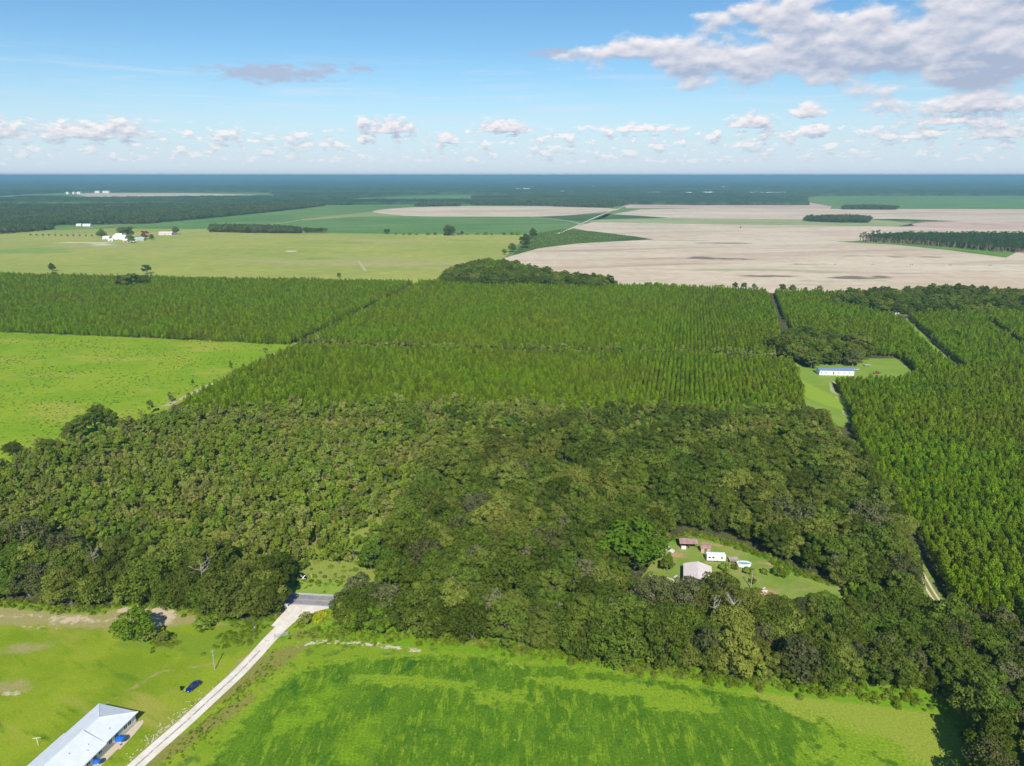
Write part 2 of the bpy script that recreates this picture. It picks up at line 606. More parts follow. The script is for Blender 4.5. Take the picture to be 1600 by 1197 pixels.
sheet('lawn', lawn_poly, M_lawn, 0.010, 1.6, {
    'dry': lambda P: mx(ell(P, 40, 1012, 13, 4, 10) * .58, ell(P, 15, 1075, 11, 5) * .58, ell(P, 190, 965, 30, 6, 0), ell(P, 60, 960, 30, 6, 0), ell(P, 330, 965, 17, 5) * .8, np.clip(1 - dist_line(P, drive_line) / 6.5, 0, 1) * .8,
                        np.clip(1 - dist_line(P, [G(165, 1100), G(250, 1050), G(390, 1030)]) / 2.2, 0, 1) * .62),
    'weeds': lambda P: mx(ell(P, 250, 1003, 14, 4, 0), ell(P, 360, 1000, 13, 7, 20), ell(P, 385, 985, 9, 5), np.clip(1.1 - dist_line(P, [G(-400, 930), G(0, 940), G(150, 952), G(200, 942), G(300, 952), G(385, 973), G(455, 960)]) / 5, 0, 1)),
    'sand': lambda P: mx(ell(P, 242, 966, 6, 6.5, 0), ell(P, 222, 953, 9, 2.2, 0) * .9, np.clip(1 - dist_line(P, track1) / 3.2, 0, 1) * .55, ell(P, 60, 980, 14, 1.3, -5) * .45, ell(P, 110, 968, 10, 3) * .6, ell(P, 20, 1082, 6, 2) * .5,
                         np.clip(1 - dist_line(P, drive_line) / 3.8, 0, 1) * .62)})

verge_poly = ground_poly([(455, 952), (520, 951), (560, 955), (720, 972), (900, 995), (1050, 1012), (1240, 1030), (1440, 1045), (1580, 1080), (1640, 1300), (1750, 1700), (-200, 1700), (60, 1340), (212, 1205), (330, 1100), (400, 1032), (445, 985)])
M_verge = soil('rough_grass', (0.170, 0.270, 0.012), (0.225, 0.30, 0.020),
               [(('noise', 0.25, 0.5, 0.66, 15, 1, 1), (0.10, 0.17, 0.02)), (('attr', 'weeds', 1.3, 0.35), (0.215, 0.215, 0.045)), (('attr', 'straw', 1.3, 0.15), (0.245, 0.300, 0.035)), (('attr', 'lush', 0.4, 0.3), (0.145, 0.28, 0.010)), (('attr', 'sand', 1.0, 0.7), (0.56, 0.49, 0.37))], 0.08, 1.5, 0.22)
hay = [G(468, 1010), G(490, 1003), G(540, 1002), G(590, 1008), G(632, 1014), G(655, 1016)]
wood_edge = [G(520, 985), G(600, 990), G(720, 1003), G(900, 1028), G(1050, 1050), G(1240, 1072), G(1440, 1095)]
sheet('rough_verge', verge_poly, M_verge, 0.014, 1.8, {
    'weeds': lambda P: mx(ell(P, 300, 1150, 20, 2.6, 54), ell(P, 390, 1060, 22, 2.6, 52), ell(P, 430, 1030, 9, 4, 40), ell(P, 480, 990, 9, 3, 0) * .7),
    'straw': lambda P: mx(ell(P, 1330, 1110, 26, 7, -25), ell(P, 1440, 1140, 12, 9, -40), ell(P, 1240, 1088, 18, 4, -15) * .8, ell(P, 1440, 1180, 10, 8, -60), ell(P, 560, 1020, 22, 1.5) * .4, np.clip(1 - dist_line(P, drive_line) / 5, 0, 1) * .5),
    'lush': lambda P: np.clip(1.1 - dist_line(P, wood_edge) / 7.0, 0, 1),
    'sand': lambda P: mx(np.clip(1 - dist_line(P, hay) / 2.2, 0, 1) * .72, np.clip(1 - dist_line(P, drive_line) / 3.6, 0, 1) * .55)})

crop_poly = ground_poly([(250, 1290), (300, 1212), (345, 1160), (390, 1105), (440, 1062), (480, 1040), (540, 1028), (640, 1022), (760, 1022), (810, 1032), (900, 1040), (1050, 1060), (1150, 1078), (1260, 1105), (1360, 1140), (1420, 1170), (1470, 1210), (1540, 1320), (1560, 1600), (60, 1600)], 5)
turn = smooth_pts([G(740, 1033), G(790, 1036), G(820, 1045), G(835, 1065), G(838, 1100), G(838, 1200), G(838, 1500)], 4, closed=False)
M_crop = soil('crop_leaves', (0.062, 0.145, 0.006), (0.088, 0.178, 0.008),
              [(('noise', 0.34, 0.50, 0.64, 3, 0.9, 2.6), (0.165, 0.270, 0.012)), (('noise', 0.09, 0.50, 0.66, 10, 1.0, 2.0), (0.105, 0.205, 0.010)),
               (('noise', 0.5, 0.55, 0.72, 2, 0.7, 3.0), (0.22, 0.30, 0.02)), (('noise', 1.6, 0.54, 0.66, 2, 0.5, 9.0), (0.05, 0.135, 0.008)), (('noise', 0.9, 0.64, 0.70, 0, 1, 1), (0.30, 0.33, 0.05)),
               (('noise', 0.10, 0.56, 0.7, 2, 1.0, 1.3), (0.036, 0.112, 0.008)),
               (('attr', 'pale', 1.5, 0.3), (0.185, 0.290, 0.016)),
               (('attr', 'left', 0.9, 0.14), (0.16, 0.28, 0.010)),
               (('attr', 'straw', 1.3, 0.15), (0.235, 0.305, 0.030)), (('attr', 'track', 0.35, 0.6), (0.27, 0.33, 0.04))], 0.06, 1.4, 0.34, bump=0.6, bdist=0.3)
crop_edge = crop_poly + [crop_poly[0]]
sheet('crop_field', crop_poly, M_crop, 0.020, 2.0, {
    'straw': lambda P: mx(ell(P, 1330, 1112, 30, 8, -25), ell(P, 1440, 1150, 16, 10, -45), ell(P, 1250, 1090, 22, 4, -15) * .8),
    'pale': lambda P: mx(ell(P, 640, 1065, 22, 3.5, -5) * .7, ell(P, 960, 1075, 26, 3.0, -8) * .85, ell(P, 1060, 1100, 14, 4) * .75, ell(P, 780, 1090, 14, 5) * .6, np.clip(1 - dist_line(P, crop_edge) / 6, 0, 1) * .7, ell(P, 1380, 1160, 18, 7, -30) * .85, ell(P, 1330, 1190, 14, 7, -30) * .7),
    'left': lambda P: mx(ell(P, 480, 1110, 20, 10, 60) * .55, ell(P, 560, 1160, 14, 12, 60) * .5, ell(P, 700, 1140, 12, 12) * .42),
    'track': lambda P: np.clip(1.1 - dist_line(P, turn) / 1.7, 0, 1) * .6})

# driveway of pale crushed limestone: one sheet, the grass strip between the tracks is a sheet on it
widths = []
n_d = len(drive_line)
for i in range(n_d):
    t = i / (n_d - 1)
    widths.append(4.3 + 8 * max(0, 1 - t / 0.10) if t < 0.10 else 4.2)
M_lime = soil('crushed_limestone', (0.66, 0.59, 0.49), (0.74, 0.68, 0.59), [(('noise', 0.5, 0.56, 0.75, 0, 1, 1), (0.50, 0.43, 0.36))], 0.3, 3.0, 0.10)
sheet('driveway', band(drive_line, widths), M_lime, 0.030, 1.5)
apron = [G(444, 944), G(480, 941.5), G(522, 941.5), G(516, 946), G(492, 952), G(474, 960), G(455, 972), G(440, 982), G(424, 978), G(437, 963), G(446, 954)]
sheet('gravel_apron', apron, M_lime, 0.034, 1.5)
M_strip = soil('track_middle', (0.36, 0.35, 0.30), (0.25, 0.28, 0.16), [(('noise', 0.8, 0.5, 0.6, 0, 1, 1), (0.55, 0.52, 0.46))], 0.4, 2.0, 0.15)
sheet('grass_strip', band(drive_line[14:], 0.5), M_strip, 0.038, 1.0)
M_asph = soil('asphalt', (0.24, 0.23, 0.25), (0.29, 0.28, 0.30), [(('noise', 0.9, 0.55, 0.75, 0, 1, 1), (0.13, 0.125, 0.14))], 0.3, 2.5, 0.1)
sheet('road', band(road_line, W_ROAD), M_asph, 0.042, 3.0)
M_edge = soil('road_shoulder', (0.42, 0.42, 0.30), (0.52, 0.50, 0.40), [], 0.5, 2.0, 0.15)
off = np.array((-rd[1], rd[0]))
sheet('road_shoulder', band([tuple(np.array(p) + off * (W_ROAD / 2 + 0.35)) for p in road_line], 0.7), M_edge, 0.046)
M_yel = plain('road_paint_yellow', (0.62, 0.42, 0.05), 0.8)
M_whp = plain('road_paint_white', (0.72, 0.72, 0.70), 0.8)
for k in (-0.18, 0.18):
    sheet('road_centre_line', band([tuple(np.array(p) + off * k) for p in road_line], 0.12), M_yel, 0.050)
for k in (-2.85, 2.85):
    sheet('road_edge_line', band([tuple(np.array(p) + off * k) for p in road_line], 0.12), M_whp, 0.050)
M_rv = soil('roadside_grass', (0.19, 0.30, 0.035), (0.25, 0.33, 0.05), [(('noise', 0.3, 0.5, 0.66, 10, 1, 1), (0.13, 0.24, 0.025))], 0.1, 1.5, 0.15)
sheet('roadside_verge', band([tuple(np.array(p) + off * (W_ROAD / 2 + 4.6)) for p in road_line], 8.0), M_rv, 0.026, 3)

# scrub floor, yellow green grass between the young trees
scrub_px = [(-420, 760), (-100, 745), (20, 722), (60, 700), (130, 690), (200, 668), (250, 655), (700, 640), (1000, 655), (1300, 668), (1320, 700), (1100, 702), (880, 700), (720, 705), (690, 735), (645, 775), (620, 810), (590, 850), (600, 885), (640, 905), (640, 930), (560, 918), (500, 915), (440, 905), (380, 880), (200, 868), (0, 862), (-420, 850)]
scrub_poly = ground_poly(scrub_px)
M_scrub = soil('scrub_floor', (0.20, 0.22, 0.03), (0.27, 0.255, 0.05), [(('noise', 0.12, 0.5, 0.68, 0, 1, 1), (0.30, 0.21, 0.09)), (('noise', 0.3, 0.55, 0.7, 0, 1, 1), (0.08, 0.12, 0.02)), (('attr', 'open', 0.5, 0.2), (0.235, 0.28, 0.05))], 0.06, 1.3, 0.25)
sheet('scrub_floor', scrub_poly, M_scrub, 0.012, 4, {'open': lambda P: mx(ell(P, 545, 845, 9, 22, -20), ell(P, 520, 885, 22, 9), ell(P, 225, 730, 10, 6) * .8, ell(P, 500, 905, 40, 10))})

# the bright pasture with low bushes and its sandy tracks
past_px = [(-700, 500), (0, 512), (200, 520), (430, 531), (466, 536), (400, 571), (330, 603), (262, 640), (215, 655), (190, 668), (130, 690), (60, 702), (20, 725), (-60, 750), (-900, 900)]
past_poly = ground_poly(past_px)
edge_trk = [G(-700, 503), G(0, 514), G(200, 522), G(440, 534)]
diag_trk = [G(463, 537), G(400, 571), G(345, 594), G(300, 615), G(262, 634)]
M_past = soil('bright_pasture', (0.175, 0.29, 0.010), (0.235, 0.32, 0.018),
              [(('noise', 0.035, 0.52, 0.66, 5, 3, 1), (0.29, 0.315, 0.04)), (('noise', 0.16, 0.55, 0.67, 0, 1.3, 1), (0.105, 0.235, 0.014)), (('noise', 0.3, 0.6, 0.7, 0, 1, 1), (0.075, 0.17, 0.014)),
               (('attr', 'track', 0.5, 0.15), (0.34, 0.33, 0.15))], 0.02, 0.8, 0.25)
sheet('bright_pasture', past_poly, M_past, 0.016, 6, {'track': lambda P: mx(np.clip(1 - dist_line(P, edge_trk) / 5.5, 0, 1) * .8, np.clip(1 - dist_line(P, diag_trk) / 6, 0, 1) * .95)})
M_sandy = soil('sandy_track', (0.40, 0.36, 0.20), (0.52, 0.46, 0.30), [(('noise', 0.2, 0.5, 0.62, 0, 1, 1), (0.25, 0.28, 0.09))], 0.1, 1.0, 0.15)
sheet('sandy_path', band(edge_trk, 1.6), M_sandy, 0.030)
sheet('sandy_path', band(diag_trk, 2.2), M_sandy, 0.036)

# grassy clearing with the barn, right lane, trailer yard
clear_px = [(985, 930), (1008, 895), (1030, 862), (1052, 843), (1075, 834), (1105, 840), (1150, 852), (1200, 872), (1245, 893), (1300, 912), (1345, 930), (1330, 955), (1260, 965), (1160, 962), (1060, 950)]
clear_poly = ground_poly(clear_px, 4)
M_clear = soil('clearing_grass', (0.155, 0.245, 0.03), (0.22, 0.28, 0.05), [(('noise', 0.15, 0.5, 0.68, -20, 2, 1), (0.28, 0.265, 0.09)), (('attr', 'lush', 0.4, 0.3), (0.10, 0.24, 0.016)), (('attr', 'dirt', 0.8, 0.35), (0.42, 0.26, 0.14))], 0.09, 1.8, 0.15)
upper = [G(1052, 843), G(1075, 834), G(1105, 840), G(1150, 852), G(1200, 872), G(1245, 893), G(1300, 912)]
sheet('clearing_grass', clear_poly, M_clear, 0.018, 1.6, {
    'lush': lambda P: np.clip(1.1 - dist_line(P, upper) / 4, 0, 1) * .9,
    'dirt': lambda P: mx(ell(P, 1005, 925, 7, 5) * .62, ell(P, 1045, 912, 7, 5) * .55, ell(P, 1060, 868, 5, 3) * .6, ell(P, 1195, 925, 8, 4) * .55, ell(P, 1205, 882, 7, 2, -25) * .6, ell(P, 1110, 850, 9, 2, -15) * .6, ell(P, 975, 945, 8, 5) * .6)})
M_lane = soil('lane_grass', (0.17, 0.22, 0.05), (0.23, 0.27, 0.07), [], 0.1, 1.5, 0.2)
sheet('lane_grass', band(lane_r, 6.5), M_lane, 0.022, 3)
for k in (-1.0, 1.0):
    ln = []
    for i, p in enumerate(lane_r):
        a = np.array(lane_r[max(i - 1, 0)]); b = np.array(lane_r[min(i + 1, len(lane_r) - 1)])
        d = (b - a) / np.linalg.norm(b - a)
        ln.append(tuple(np.array(p) + np.array((-d[1], d[0])) * k))
    sheet('wheel_track', band(ln, 0.75), plain('pale_sand', (0.62, 0.52, 0.36), 0.95), 0.030)
yard_px = [(1215, 556), (1262, 575), (1290, 560), (1345, 560), (1400, 560), (1422, 575), (1430, 592), (1400, 598), (1300, 600), (1312, 618), (1330, 650), (1318, 668), (1290, 660), (1262, 640), (1248, 600)]
yard_poly = ground_poly(yard_px)
M_yard = soil('yard_grass', (0.17, 0.27, 0.03), (0.22, 0.30, 0.05), [(('attr', 'track', 0.3, 0.3), (0.38, 0.36, 0.20)), (('attr', 'strip', 0.4, 0.1), (0.24, 0.34, 0.035))], 0.05, 1.0, 0.15)
yt = [G(1330, 590), G(1300, 598), G(1298, 606), G(1312, 628), G(1325, 655)]
sheet('yard_grass', yard_poly, M_yard, 0.020, 4, {'track': lambda P: np.clip(1 - dist_line(P, yt) / 3, 0, 1) * .8, 'strip': lambda P: ell(P, 1262, 610, 10, 45, 10)})
lane2 = [G(1411, 497), G(1474, 560), G(1500, 580)]
sheet('lane_grass', band(lane2, 7), M_yard, 0.018)

# --- far farmland, in layers some centimetres apart (they lie over half a kilometre away)
def farsheet(name, px, mat, i, smooth=0, res=None, attrs=None):
    return sheet(name, ground_poly(px, smooth), mat, 0.06 + 0.05 * i, res, attrs)


def fsoil(name, a, b, layers=(), s1=0.004, fine=0.05, fv=0.10):
    return soil(name, a, b, layers, s1, fine, fv, bump=0)


M_fg = fsoil('far_grass', (0.12, 0.20, 0.05), (0.17, 0.24, 0.065))
M_fy = fsoil('yellow_pasture', (0.27, 0.31, 0.06), (0.34, 0.345, 0.08), [(('noise', 0.006, 0.5, 0.7, 5, 4, 1), (0.36, 0.33, 0.13)), (('noise', 0.02, 0.56, 0.7, 0, 3, 1), (0.22, 0.29, 0.055)), (('attr', 'green', 0.9, 0.01), (0.20, 0.29, 0.06)), (('attr', 'bare', 0.4, 0.03), (0.55, 0.50, 0.36))])
M_fc = fsoil('green_crop', (0.095, 0.190, 0.045), (0.125, 0.225, 0.06), [(('noise', 0.01, 0.5, 0.7, -8, 6, 1), (0.165, 0.25, 0.08))])
M_fd = fsoil('dark_rough', (0.05, 0.10, 0.025), (0.09, 0.15, 0.035))
M_fo = fsoil('olive_margin', (0.24, 0.28, 0.09), (0.28, 0.30, 0.12))
M_ft = fsoil('ploughed_sand', (0.52, 0.41, 0.285), (0.60, 0.495, 0.36), [(('noise', 0.012, 0.5, 0.66, -12, 14, 1), (0.41, 0.31, 0.225)), (('noise', 0.005, 0.45, 0.7, 3, 5, 1), (0.60, 0.51, 0.38)), (('noise', 0.03, 0.52, 0.72, 3, 6, 1), (0.44, 0.35, 0.265)), (('attr', 'dark', 0.75, 0.012), (0.20, 0.155, 0.115)), (('attr', 'weedy', 0.8, 0.02), (0.38, 0.36, 0.22))])
M_fr = fsoil('reddish_soil', (0.46, 0.32, 0.25), (0.52, 0.38, 0.30), [(('noise', 0.012, 0.5, 0.7, 40, 6, 1), (0.56, 0.46, 0.36))])
farsheet('farmland_grass', [(-2600, 309), (4200, 309), (4200, 500), (1700, 470), (1190, 452), (680, 432), (-2600, 425)], M_fg, 0)
farsheet('yellow_pasture', [(-1600, 372), (-40, 368), (60, 360), (180, 357), (330, 357.5), (420, 363), (650, 366), (830, 367), (805, 385), (790, 402), (735, 428), (700, 450), (-1600, 445)], M_fy, 1, 0, 25,
         {'green': lambda P: mx(ell(P, 50, 392, 170, 90) * .55, ell(P, 450, 380, 160, 30) * .3), 'bare': lambda P: mx(ell(P, 458, 393, 14, 14), ell(P, 453, 414, 8, 6), ell(P, 480, 415, 9, 6), ell(P, 115, 379, 40, 16), ell(P, 150, 380, 45, 14), ell(P, 165, 383, 30, 8))})
farsheet('green_crop_field', [(132, 357), (200, 352), (250, 347), (331, 339), (370, 335.5), (450, 336), (474, 341), (440, 348), (330, 356), (308, 358)], M_fc, 2)
farsheet('olive_margin', [(470, 343), (520, 337), (600, 330), (660, 331), (660, 337), (560, 341), (480, 347)], M_fo, 2)
farsheet('green_crop_field', [(432, 350), (500, 343), (560, 339), (640, 338), (740, 338), (830, 340), (885, 345), (912, 352), (880, 358), (820, 366), (650, 365), (560, 364), (512, 362)], M_fc, 3, 4)
farsheet('green_crop_field', [(480, 333), (505, 322), (560, 311), (640, 306), (735, 304), (740, 312), (862, 313), (862, 321), (720, 322), (650, 323.5), (600, 326), (585, 330), (540, 334)], M_fc, 2)
farsheet('sandy_field', [(115, 303), (150, 301.8), (300, 302), (405, 304.5), (330, 308.5), (230, 310), (150, 310)], M_ft, 3)
farsheet('sandy_field', [(230, 313), (380, 311), (530, 312.5), (527, 319), (440, 324), (330, 318)], M_ft, 3)
farsheet('sandy_field', [(583, 330), (620, 325.5), (680, 323), (780, 322), (880, 323), (955, 326), (962, 329), (905, 335), (850, 338.5), (740, 338.5), (650, 338), (600, 334)], M_ft, 4, 4)
farsheet('reddish_field', [(972, 321), (1010, 314), (1080, 312.5), (1180, 313), (1262, 316), (1300, 323), (1296, 327), (1180, 326.5), (980, 325.5)], M_fr, 4)
farsheet('sandy_field', [(955, 335), (1000, 327.5), (1100, 326), (1300, 326.5), (1600, 327), (2300, 328), (2300, 349), (1600, 347.5), (1420, 347), (1360, 341), (1250, 344), (1100, 342), (1040, 341), (960, 337)], M_ft, 5)
farsheet('reddish_field', [(1405, 353), (1450, 346.5), (2300, 346.5), (2300, 362), (1600, 361), (1450, 357)], M_fr, 6)
farsheet('green_strip', [(925, 343.5), (1040, 341), (1250, 343), (1360, 341), (1420, 349), (1430, 353), (1380, 353.5), (1200, 352), (1000, 349.5), (920, 347)], fsoil('pale_green', (0.27, 0.31, 0.13), (0.33, 0.35, 0.17)), 6)
farsheet('sandy_field', [(893, 356), (925, 347.5), (1000, 349), (1200, 352), (1400, 354), (1500, 358), (2300, 361), (2300, 520), (1600, 470), (1192, 458), (960, 446), (880, 436), (785, 405), (830, 390), (900, 381), (1010, 375), (980, 371), (930, 364)], M_ft, 7, 0, 22,
         {'dark': lambda P: mx(ell(P, 1130, 380.5, 70, 12), ell(P, 1120, 405, 75, 14, -8) * .8, ell(P, 1095, 402.5, 22, 12), ell(P, 1205, 432, 60, 14, -10) * .85, ell(P, 1345, 434, 55, 14, 4), ell(P, 1430, 402.5, 95, 9) * .9, ell(P, 1555, 415, 45, 6) * .8, ell(P, 1190, 375, 60, 12) * .5, ell(P, 1330, 400, 60, 14) * .6, ell(P, 1060, 391, 60, 10) * .5),
          'weedy': lambda P: mx(ell(P, 1150, 422, 110, 14, 0) * .9, ell(P, 1250, 424, 90, 14, -12) * .9, ell(P, 1300, 440, 150, 30) * .5, ell(P, 1060, 376, 110, 8) * .8, ell(P, 1270, 414, 70, 25) * .6)})
farsheet('scrub_triangle', [(826, 367), (880, 358), (930, 362), (1000, 371), (1022, 374.5), (930, 378), (850, 386), (800, 400), (815, 384)], M_fd, 9)
farsheet('wood_margin', [(1305, 378), (1350, 376), (1420, 370), (1640, 370), (1640, 388), (1595, 391), (1572, 403), (1480, 391), (1400, 383)], fsoil('margin_green', (0.10, 0.20, 0.03), (0.15, 0.26, 0.04)), 9)
farsheet('green_crop_field', [(1265, 307.5), (1300, 306), (2400, 306), (2400, 326.5), (1400, 326), (1340, 325), (1310, 319), (1290, 313)], M_fc, 4)
farsheet('rough_wedge', [(838, 339), (905, 336), (955, 334), (944, 341), (915, 347)], M_fd, 9)
farsheet('rough_wedge', [(928, 344), (948, 334.5), (1000, 337.5), (1045, 340.5), (960, 342)], M_fd, 9)
farsheet('rough_wedge', [(1355, 343), (1400, 342), (1500, 346), (1430, 347)], M_fd, 9)
M_dirt = fsoil('pale_dirt_road', (0.56, 0.49, 0.40), (0.62, 0.56, 0.47))
for ln, w in (([(870, 366), (893, 357), (915, 347), (935, 338), (958, 329), (985, 320), (1000, 315)], 6), ([(915, 352), (880, 344.5), (830, 340)], 6),
              ([(308, 359.5), (430, 350), (480, 343), (560, 337)], 5), ([(130, 357), (250, 345.5), (331, 337.8), (470, 324), (505, 321)], 6), ([(1190, 456), (1000, 447), (960, 444)], 5)):
    sheet('dirt_road', band(smooth_pts([G(*p) for p in ln], 4, closed=False), w), M_dirt, 0.75)
for ln, w in (([(560, 409), (572, 425)], 5), ([(330, 403), (420, 398), (480, 392)], 2.5), ([(720, 356), (820, 352), (900, 350)], 3)):
    sheet('worn_track', band([G(*p) for p in ln], w), M_sandy, 0.70)

# ------------------------------------------------------------------ foliage meshes
def cards(P, N, s, aspect=1.0, rg=rng):
    """leaf cards: quads at P facing N (normals), size s"""
    n = len(P)
    N = N / (np.linalg.norm(N, axis=1, keepdims=True) + 1e-9)
    a = rg.normal(size=(n, 3))
    u = np.cross(N, a); u /= np.linalg.norm(u, axis=1, keepdims=True) + 1e-9
    w = np.cross(N, u)
    s = (s * rg.uniform(0.6, 1.35, n))[:, None]
    u = u * s * 0.5
    w = w * s * 0.5 * aspect
    k = rg.uniform(0.5, 1.0, (n, 1))
    V = np.stack([P - u - w * k, P + u * 0.8 - w, P + u + w * k, P - u * 0.7 + w], 1).reshape(-1, 3)
    Fc = np.arange(n * 4).reshape(n, 4)
    return V, Fc


def lobed_crown(Rx, z0, z1, nl, leaves, size, lr=(0.28, 0.42), flat=0.8, seed=0, gappy=0.0):
    """broadleaf crown: many overlapping rounded clumps filling a dome, leaf cards over and inside each"""
    rg = np.random.default_rng(seed)
    cs = []
    hz = (z1 - z0)
    tries = 0
    while len(cs) < nl and tries < nl * 40:
        tries += 1
        d = rg.normal(size=3); d /= np.linalg.norm(d)
        if d[2] < -0.55: continue
        r = rg.uniform(0.35, 0.95) ** 0.6
        p = np.array((d[0] * Rx * r, d[1] * Rx * r, z0 + hz * (0.42 + 0.50 * d[2] * r)))
        R_ = Rx * rg.uniform(*lr)
        p[0] += rg.normal() * Rx * .07; p[1] += rg.normal() * Rx * .07
        if all(np.linalg.norm(p - c[:3]) > 0.45 * (R_ + c[3]) * 0.8 for c in cs) or tries > nl * 25:
            cs.append(np.array((*p, R_)))
    cs = np.array(cs)
    w = cs[:, 3] ** 2
    idx = rg.choice(len(cs), leaves, p=w / w.sum())
    d = rg.normal(size=(leaves, 3)); d /= np.linalg.norm(d, axis=1, keepdims=True)
    d[:, 2] = np.where(d[:, 2] < -0.3, -d[:, 2], d[:, 2])
    d /= np.linalg.norm(d, axis=1, keepdims=True)
    rad = cs[idx, 3] * (rg.uniform(0.0, 1.0, leaves) ** 0.22) * rg.uniform(0.9, 1.12, leaves)
    P = cs[idx, :3] + d * rad[:, None] * np.array((1, 1, flat))
    cen = np.array((0, 0, (z0 + z1) / 2))
    # keep leaves that are not deep inside another clump
    keep = np.ones(leaves, bool)
    for c in cs:
        q = (P - c[:3]) / np.array((1, 1, flat))
        keep &= ~((np.linalg.norm(q, axis=1) < c[3] * 0.72) & (rg.random(leaves) < 0.85))
    P, d = P[keep], d[keep]
    N = d + rg.normal(size=d.shape) * 0.45
    V, Fc = cards(P, N, size, 0.85, rg)
    return V, Fc, cs


def trunk_mesh(mb, height, r, limbs, base=0.0, seg=7):
    mb.tube([(0, 0, base - 0.3), (0.02 * height, 0, height * .35), (0, 0.02 * height, height * .7), (0, 0, height)], [r * 1.35, r, r * .7, r * .3], seg)
    for (p, z) in limbs:
        p = Vector(p)
        s = Vector((0, 0, z))
        mid = s.lerp(p, 0.5) + Vector((0, 0, -0.08 * (p - s).length))
        mb.tube([s, mid, p], [r * .5, r * .3, r * .08], 5)
    return mb


def oak_variant(i, Rx, Ht, leaves, size, nl, lr=(0.24, 0.4), z0f=0.06):
    V, Fc, cs = lobed_crown(Rx, Ht * z0f, Ht, nl, leaves, size, lr, 0.78, seed=100 + i)
    mb = MB()
    limbs = [(tuple(cs[k, :3]), Ht * random.uniform(.18, .4)) for k in range(0, len(cs), 3)]
    trunk_mesh(mb, Ht * .75, Ht * 0.032, limbs)
    return (V, Fc), mb


def pine_variant(i, Ht, rad, z0, n, size):
    """young plantation pine: pointed crown of whorled bright tufts"""
    rg = np.random.default_rng(300 + i)
    P, N = [], []
    z = z0
    while z < Ht - 0.3:
        t = (z - z0) / (Ht - z0)
        r = rad * (1 - t) ** 0.55 * (0.55 + 0.45 * min(1, t * 5 + .3))
        nb = 6 if t < .7 else 5
        a0 = rg.uniform(0, 6.28)
        for k in range(nb):
            a = a0 + k * 6.283 / nb + rg.normal() * .2
            L = r * rg.uniform(.7, 1.2)
            m = max(2, int(n * (0.35 + L / rad) * 0.035))
            for q in range(m):
                f = rg.uniform(.25, 1.0) ** .7
                P.append((math.cos(a) * L * f, math.sin(a) * L * f, z + L * f * 0.45 + rg.normal() * .14))
                N.append((math.cos(a) * .6 + rg.normal() * .6, math.sin(a) * .6 + rg.normal() * .6, .75 + rg.normal() * .4))
        z += (Ht - z0) / 13
    for q in range(10):
        P.append((rg.normal() * .3, rg.normal() * .3, Ht - rg.uniform(0.1, .8)))
        N.append(rg.normal(size=3))
    P, N = np.array(P), np.array(N)
    V, Fc = cards(P, N, size, 0.6, rg)
    mb = MB()
    mb.tube([(0, 0, -0.3), (0.05, 0.03, Ht * .5), (0, 0, Ht * .96)], [0.15, 0.10, 0.03], 5)
    return (V, Fc), mb


def scrub_variant(i, Ht, rad, n, size):
    V, Fc, cs = lobed_crown(rad, Ht * .12, Ht, 9 + i % 4, n, size, (0.36, 0.6), 1.25, seed=500 + i)
    mb = MB()
    trunk_mesh(mb, Ht * .8, 0.07, [(tuple(cs[k, :3]), Ht * .25) for k in range(0, len(cs), 2)], seg=5)
    return (V, Fc), mb


M_bark = plain('bark', (0.17, 0.145, 0.12), 0.95, var=0.35, scale=2.0)
M_pbark = plain('pine_bark', (0.24, 0.17, 0.12), 0.95, var=0.3, scale=2.0)
M_dead = plain('dead_wood', (0.36, 0.33, 0.28), 0.9, var=0.2, scale=2.0)
L_oak = leaf('oak_leaves', (0.080, 0.132, 0.015), (0.122, 0.176, 0.023), (0.190, 0.205, 0.036), hue=0.018, val=0.34, wscale=0.02)
L_moss = leaf('mossy_oak_leaves', (0.095, 0.115, 0.035), (0.145, 0.155, 0.055), (0.19, 0.19, 0.085), hue=0.012, val=0.2, wscale=0.05)
L_bright = leaf('bright_leaves', (0.115, 0.20, 0.015), (0.165, 0.245, 0.02), None, hue=0.015, val=0.2)
L_pine = leaf('pine_needles', (0.165, 0.275, 0.008), (0.215, 0.330, 0.012), (0.225, 0.275, 0.016), hue=0.016, val=0.36, trans=0.42, wscale=0.012, spot=0.3)
L_scrub = leaf('scrub_leaves', (0.150, 0.235, 0.022), (0.205, 0.280, 0.034), (0.270, 0.270, 0.070), hue=0.022, val=0.32, wscale=0.03)
L_far = leaf('far_leaves', (0.075, 0.120, 0.026), (0.105, 0.150, 0.034), (0.145, 0.155, 0.055), hue=0.015, val=0.35, wscale=0.004)
L_red = leaf('rusty_leaves', (0.22, 0.09, 0.03), (0.28, 0.12, 0.04), None)
L_bush = leaf('weed_leaves', (0.13, 0.22, 0.014), (0.19, 0.27, 0.02), (0.22, 0.25, 0.04), hue=0.02, val=0.3, wscale=0.05)


